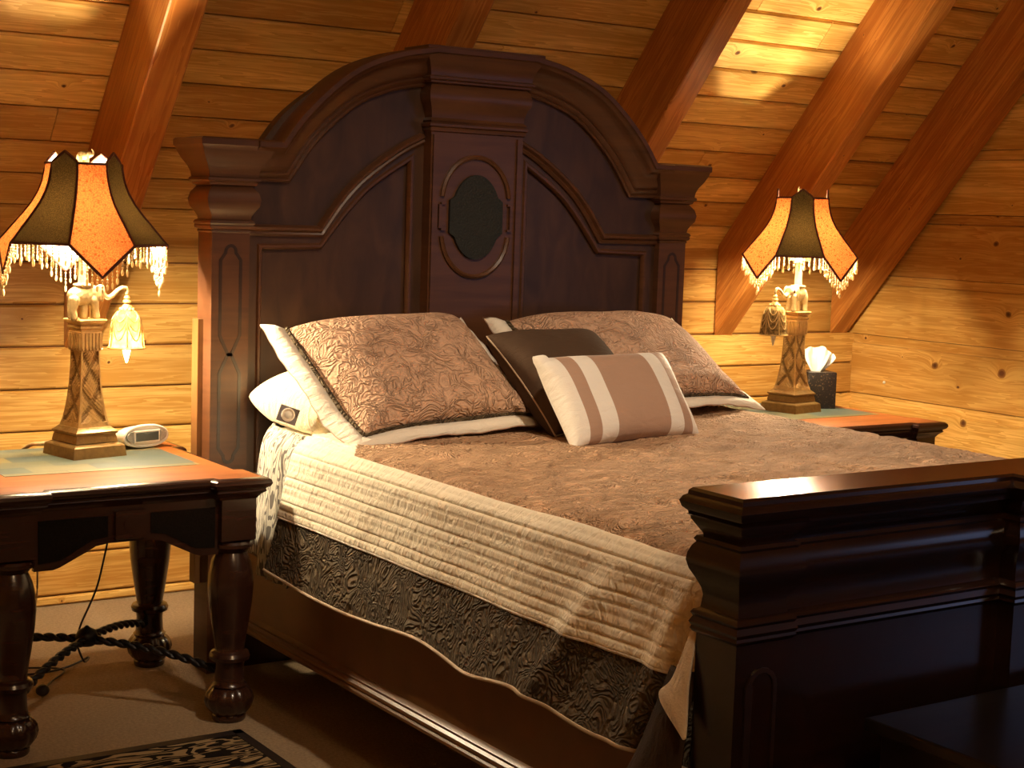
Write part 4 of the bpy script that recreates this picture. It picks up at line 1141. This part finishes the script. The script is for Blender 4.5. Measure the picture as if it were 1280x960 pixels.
# tissue box and tissue
tb = thing('tissue_box', 'black speckled cube tissue box cover behind the right lamp', 'tissue box', (1.975, .280, .7695), math.radians(-22))
bm = bmesh.new(); s_ = .068
sweep_z(bm, rrect(-s_, s_, -s_, s_, .004, 2), [(0, 0), (.158, 0), (.162, -.002)]); obj('cover', bm, M['specks'], tb, smooth=30)
bm = bmesh.new(); rings = []
for j in range(9):
    t = j / 8; ring = []
    hw = .020 + .052 * math.sin(t * 1.45); ox = -.004 + .012 * t; th = .016 * (1 - t) + .006
    for k in range(64):
        a = 2 * PI * k / 64; c, s_2 = math.cos(a), math.sin(a)
        x = ox + hw * math.copysign(abs(c) ** .8, c)
        z = .156 + .115 * t * (1 - .42 * max(0, c) ** 1.5 - .10 * max(0, -c)) + .006 * math.sin(c * 9) * t
        y = th * s_2 + .012 * t * math.sin(c * 8 + t * 2) + .006 * math.sin(c * 17 + 1) * t
        ring.append(bm.verts.new((x, y, z)))
    rings.append(ring)
for a, b in zip(rings, rings[1:]):
    for k in range(64): bm.faces.new((a[k], a[(k + 1) % 64], b[(k + 1) % 64], b[k]))
bm.faces.new(rings[-1]); bm.faces.new(rings[0])
ti = obj('tissue', bm, M['tissue'], smooth=60, loc=(1.975, .280, .7695), rotz=math.radians(-42))
tag(ti, 'crumpled white paper tissue sticking up out of the black tissue box', 'tissue')
# zebra rug
rg = thing('zebra_rug', 'black and tan zebra-striped rug on the carpet in front of the left nightstand', 'rug', (-1.74, -1.25, 0))
bm = bmesh.new(); sweep_z(bm, rrect(-.56, .56, -.70, .70, .01, 2), [(.001, 0), (.010, 0), (.012, -.004)]); obj('rug_pile', bm, M['zebra_rug'], rg)
bm = bmesh.new()
for x0, x1, y0, y1 in ((-.575, .575, .685, .72), (-.575, .575, -.72, -.685), (-.575, -.545, -.72, .72), (.545, .575, -.72, .72)): box(bm, x0, x1, y0, y1, .001, .0145)
obj('binding', bm, M['cord_dark'], rg)
# power cords
bm = bmesh.new(); tube(bm, spline([V(-1.275, .30, .70), V(-1.275, .30, .50), V(-1.30, .30, .36), V(-1.325, .30, .27), V(-1.375, .30, .16), V(-1.385, .30, .10), V(-1.355, .32, .03), V(-1.30, .44, .006), V(-1.40, .36, .006), V(-1.50, .33, .006), V(-1.60, .36, .006), V(-1.70, .45, .006), V(-1.60, .42, .006), V(-1.50, .40, .006), V(-1.42, .33, .006), V(-1.50, .22, .006), V(-1.555, .13, .008)], 8), .0035, 6)
cd = thing('power_cord', 'thin black power cord hanging behind the left nightstand and coiling to a plug', 'cord')
obj('cable', bm, M['cord_dark'], cd, smooth=60)
bm = bmesh.new(); bmesh.ops.create_uvsphere(bm, u_segments=14, v_segments=10, radius=.02, matrix=Matrix.Translation((-1.565, .10, .0195)) @ Matrix.Diagonal((1.1, 1, .95, 1))); obj('plug', bm, M['cord_dark'], cd, smooth=60)
bm = bmesh.new(); tube(bm, spline([V(-1.475, .45, .74), V(-1.475, .45, .45), V(-1.475, .45, .25), V(-1.50, .45, .12), V(-1.53, .46, .03), V(-1.58, .50, .006), V(-1.66, .56, .006)], 8), .0035, 6)
tag(obj('power_cord', bm, M['cord_light'], smooth=60), 'thin tan cord hanging straight down behind the left nightstand', 'cord')
# low black chest at the foot of the bed
ch = thing('storage_chest', 'low black wooden chest standing against the foot of the bed', 'chest', (.01, -2.88, 0))
bm = bbox(-.74, .74, -.27, .27, .555, .582, .005); obj('lid', bm, M['chest'], ch)
bm = bbox(-.71, .71, -.25, .25, .05, .555, .004); cb = obj('chest_body', bm, M['chest'], ch)
for sx in (-1, 1):
    for sy in (-1, 1):
        bm = bbox(sx * .68 - .035, sx * .68 + .035, sy * .22 - .035, sy * .22 + .035, 0, .06, .003); obj('foot', bm, M['chest'], ch)
# wall hook: small bright pin on the gable wall
bm = bmesh.new(); bmesh.ops.create_uvsphere(bm, u_segments=12, v_segments=8, radius=.008, matrix=Matrix.Translation((XR - .006, .959, .772)))
tag(obj('wall_pin', bm, M['white_plastic'], smooth=60), 'tiny white round pin on the right pine wall above the tissue box', 'pin')

# ------------------------------------------------------------------ light
w = bpy.data.worlds.new('world'); SC.world = w; w.use_nodes = True
w.node_tree.nodes['Background'].inputs[0].default_value = (.35, .5, 1, 1); w.node_tree.nodes['Background'].inputs[1].default_value = .3
def area(name, loc, rot, sx, sy, col, e):
    l = bpy.data.lights.new(name, 'AREA'); l.shape = 'RECTANGLE'; l.size = sx; l.size_y = sy; l.color = col; l.energy = e
    o = bpy.data.objects.new(name, l); COL.objects.link(o); o.location = loc; o.rotation_euler = rot; return o
area('window_daylight', (XR + .12, (WY0 + WY1) / 2, (WZ0 + WZ1) / 2), (0, math.radians(90), 0), WZ1 - WZ0, WY1 - WY0, (.50, .60, 1.0), 6.5)

# unseen glowing globe added behind the viewer as warm fill light
gl = thing('fill_globe', 'unseen round glowing globe added behind the viewer for warm fill light', 'lamp', (-1.6, -4.6, 3.3))
bm = bmesh.new(); bmesh.ops.create_uvsphere(bm, u_segments=32, v_segments=20, radius=.17); obj('globe', bm, emit('fill_globe_glow', (1.0, .76, .46), 42.0), gl, smooth=60)
bm = bmesh.new(); tube(bm, [(0, 0, .17), (0, 0, .6)], .008, 8); obj('rod', bm, M['iron'], gl, smooth=60)

# unseen spot added above the foot of the bed as fill, hood built round it
dl = thing('fill_spot', 'unseen hooded spot added above the foot of the bed as fill light', 'lamp', (-.9, -3.2, 3.9))
bm = bmesh.new(); lathe(bm, [(.16, .01), (.15, .05), (.05, .09), (-.04, .11)], 28); bmesh.ops.delete(bm, geom=[f for f in bm.faces if len(f.verts) > 4 and f.calc_center_median().z < 0], context='FACES'); obj('hood', bm, M['iron'], dl, smooth=40)
bm = bmesh.new(); tube(bm, [(0, 0, .16), (0, 0, 1.2)], .008, 8); obj('rod', bm, M['iron'], dl, smooth=60)
sl_ = bpy.data.lights.new('fill_spot_light', 'SPOT'); sl_.energy = 300; sl_.color = (1, .80, .58); sl_.spot_size = math.radians(62); sl_.spot_blend = 1.0; sl_.shadow_soft_size = .08
so_ = bpy.data.objects.new('fill_spot_light', sl_); COL.objects.link(so_); so_.location = (-.9, -3.2, 3.85)
so_.rotation_euler = (V(-.9, -3.2, 3.85) - V(.1, -1.0, .9)).to_track_quat('Z', 'Y').to_euler()

# ------------------------------------------------------------------ camera
def cam():
    yaw, pitch, roll, f = .5945, .1057, .0331, 1974.55
    F = V(math.sin(yaw) * math.cos(pitch), math.cos(yaw) * math.cos(pitch), -math.sin(pitch))
    R = V(math.cos(yaw), -math.sin(yaw), 0); U = R.cross(F)
    c, s = math.cos(roll), math.sin(roll)
    R2 = R * c + U * s; U2 = -R * s + U * c
    m = Matrix((R2, U2, -F)).transposed().to_4x4(); m.translation = (-3.102, -4.7946, 1.5753)
    cd = bpy.data.cameras.new('camera'); cd.sensor_width = 36; cd.lens = f / 1280 * 36; cd.clip_start = .05
    o = bpy.data.objects.new('camera', cd); COL.objects.link(o); o.matrix_world = m; SC.camera = o
cam()
vs = SC.view_settings
vs.view_transform = 'Standard'; vs.look = 'None'; vs.gamma = 1.0; vs.use_curve_mapping = False; vs.exposure = 0.40
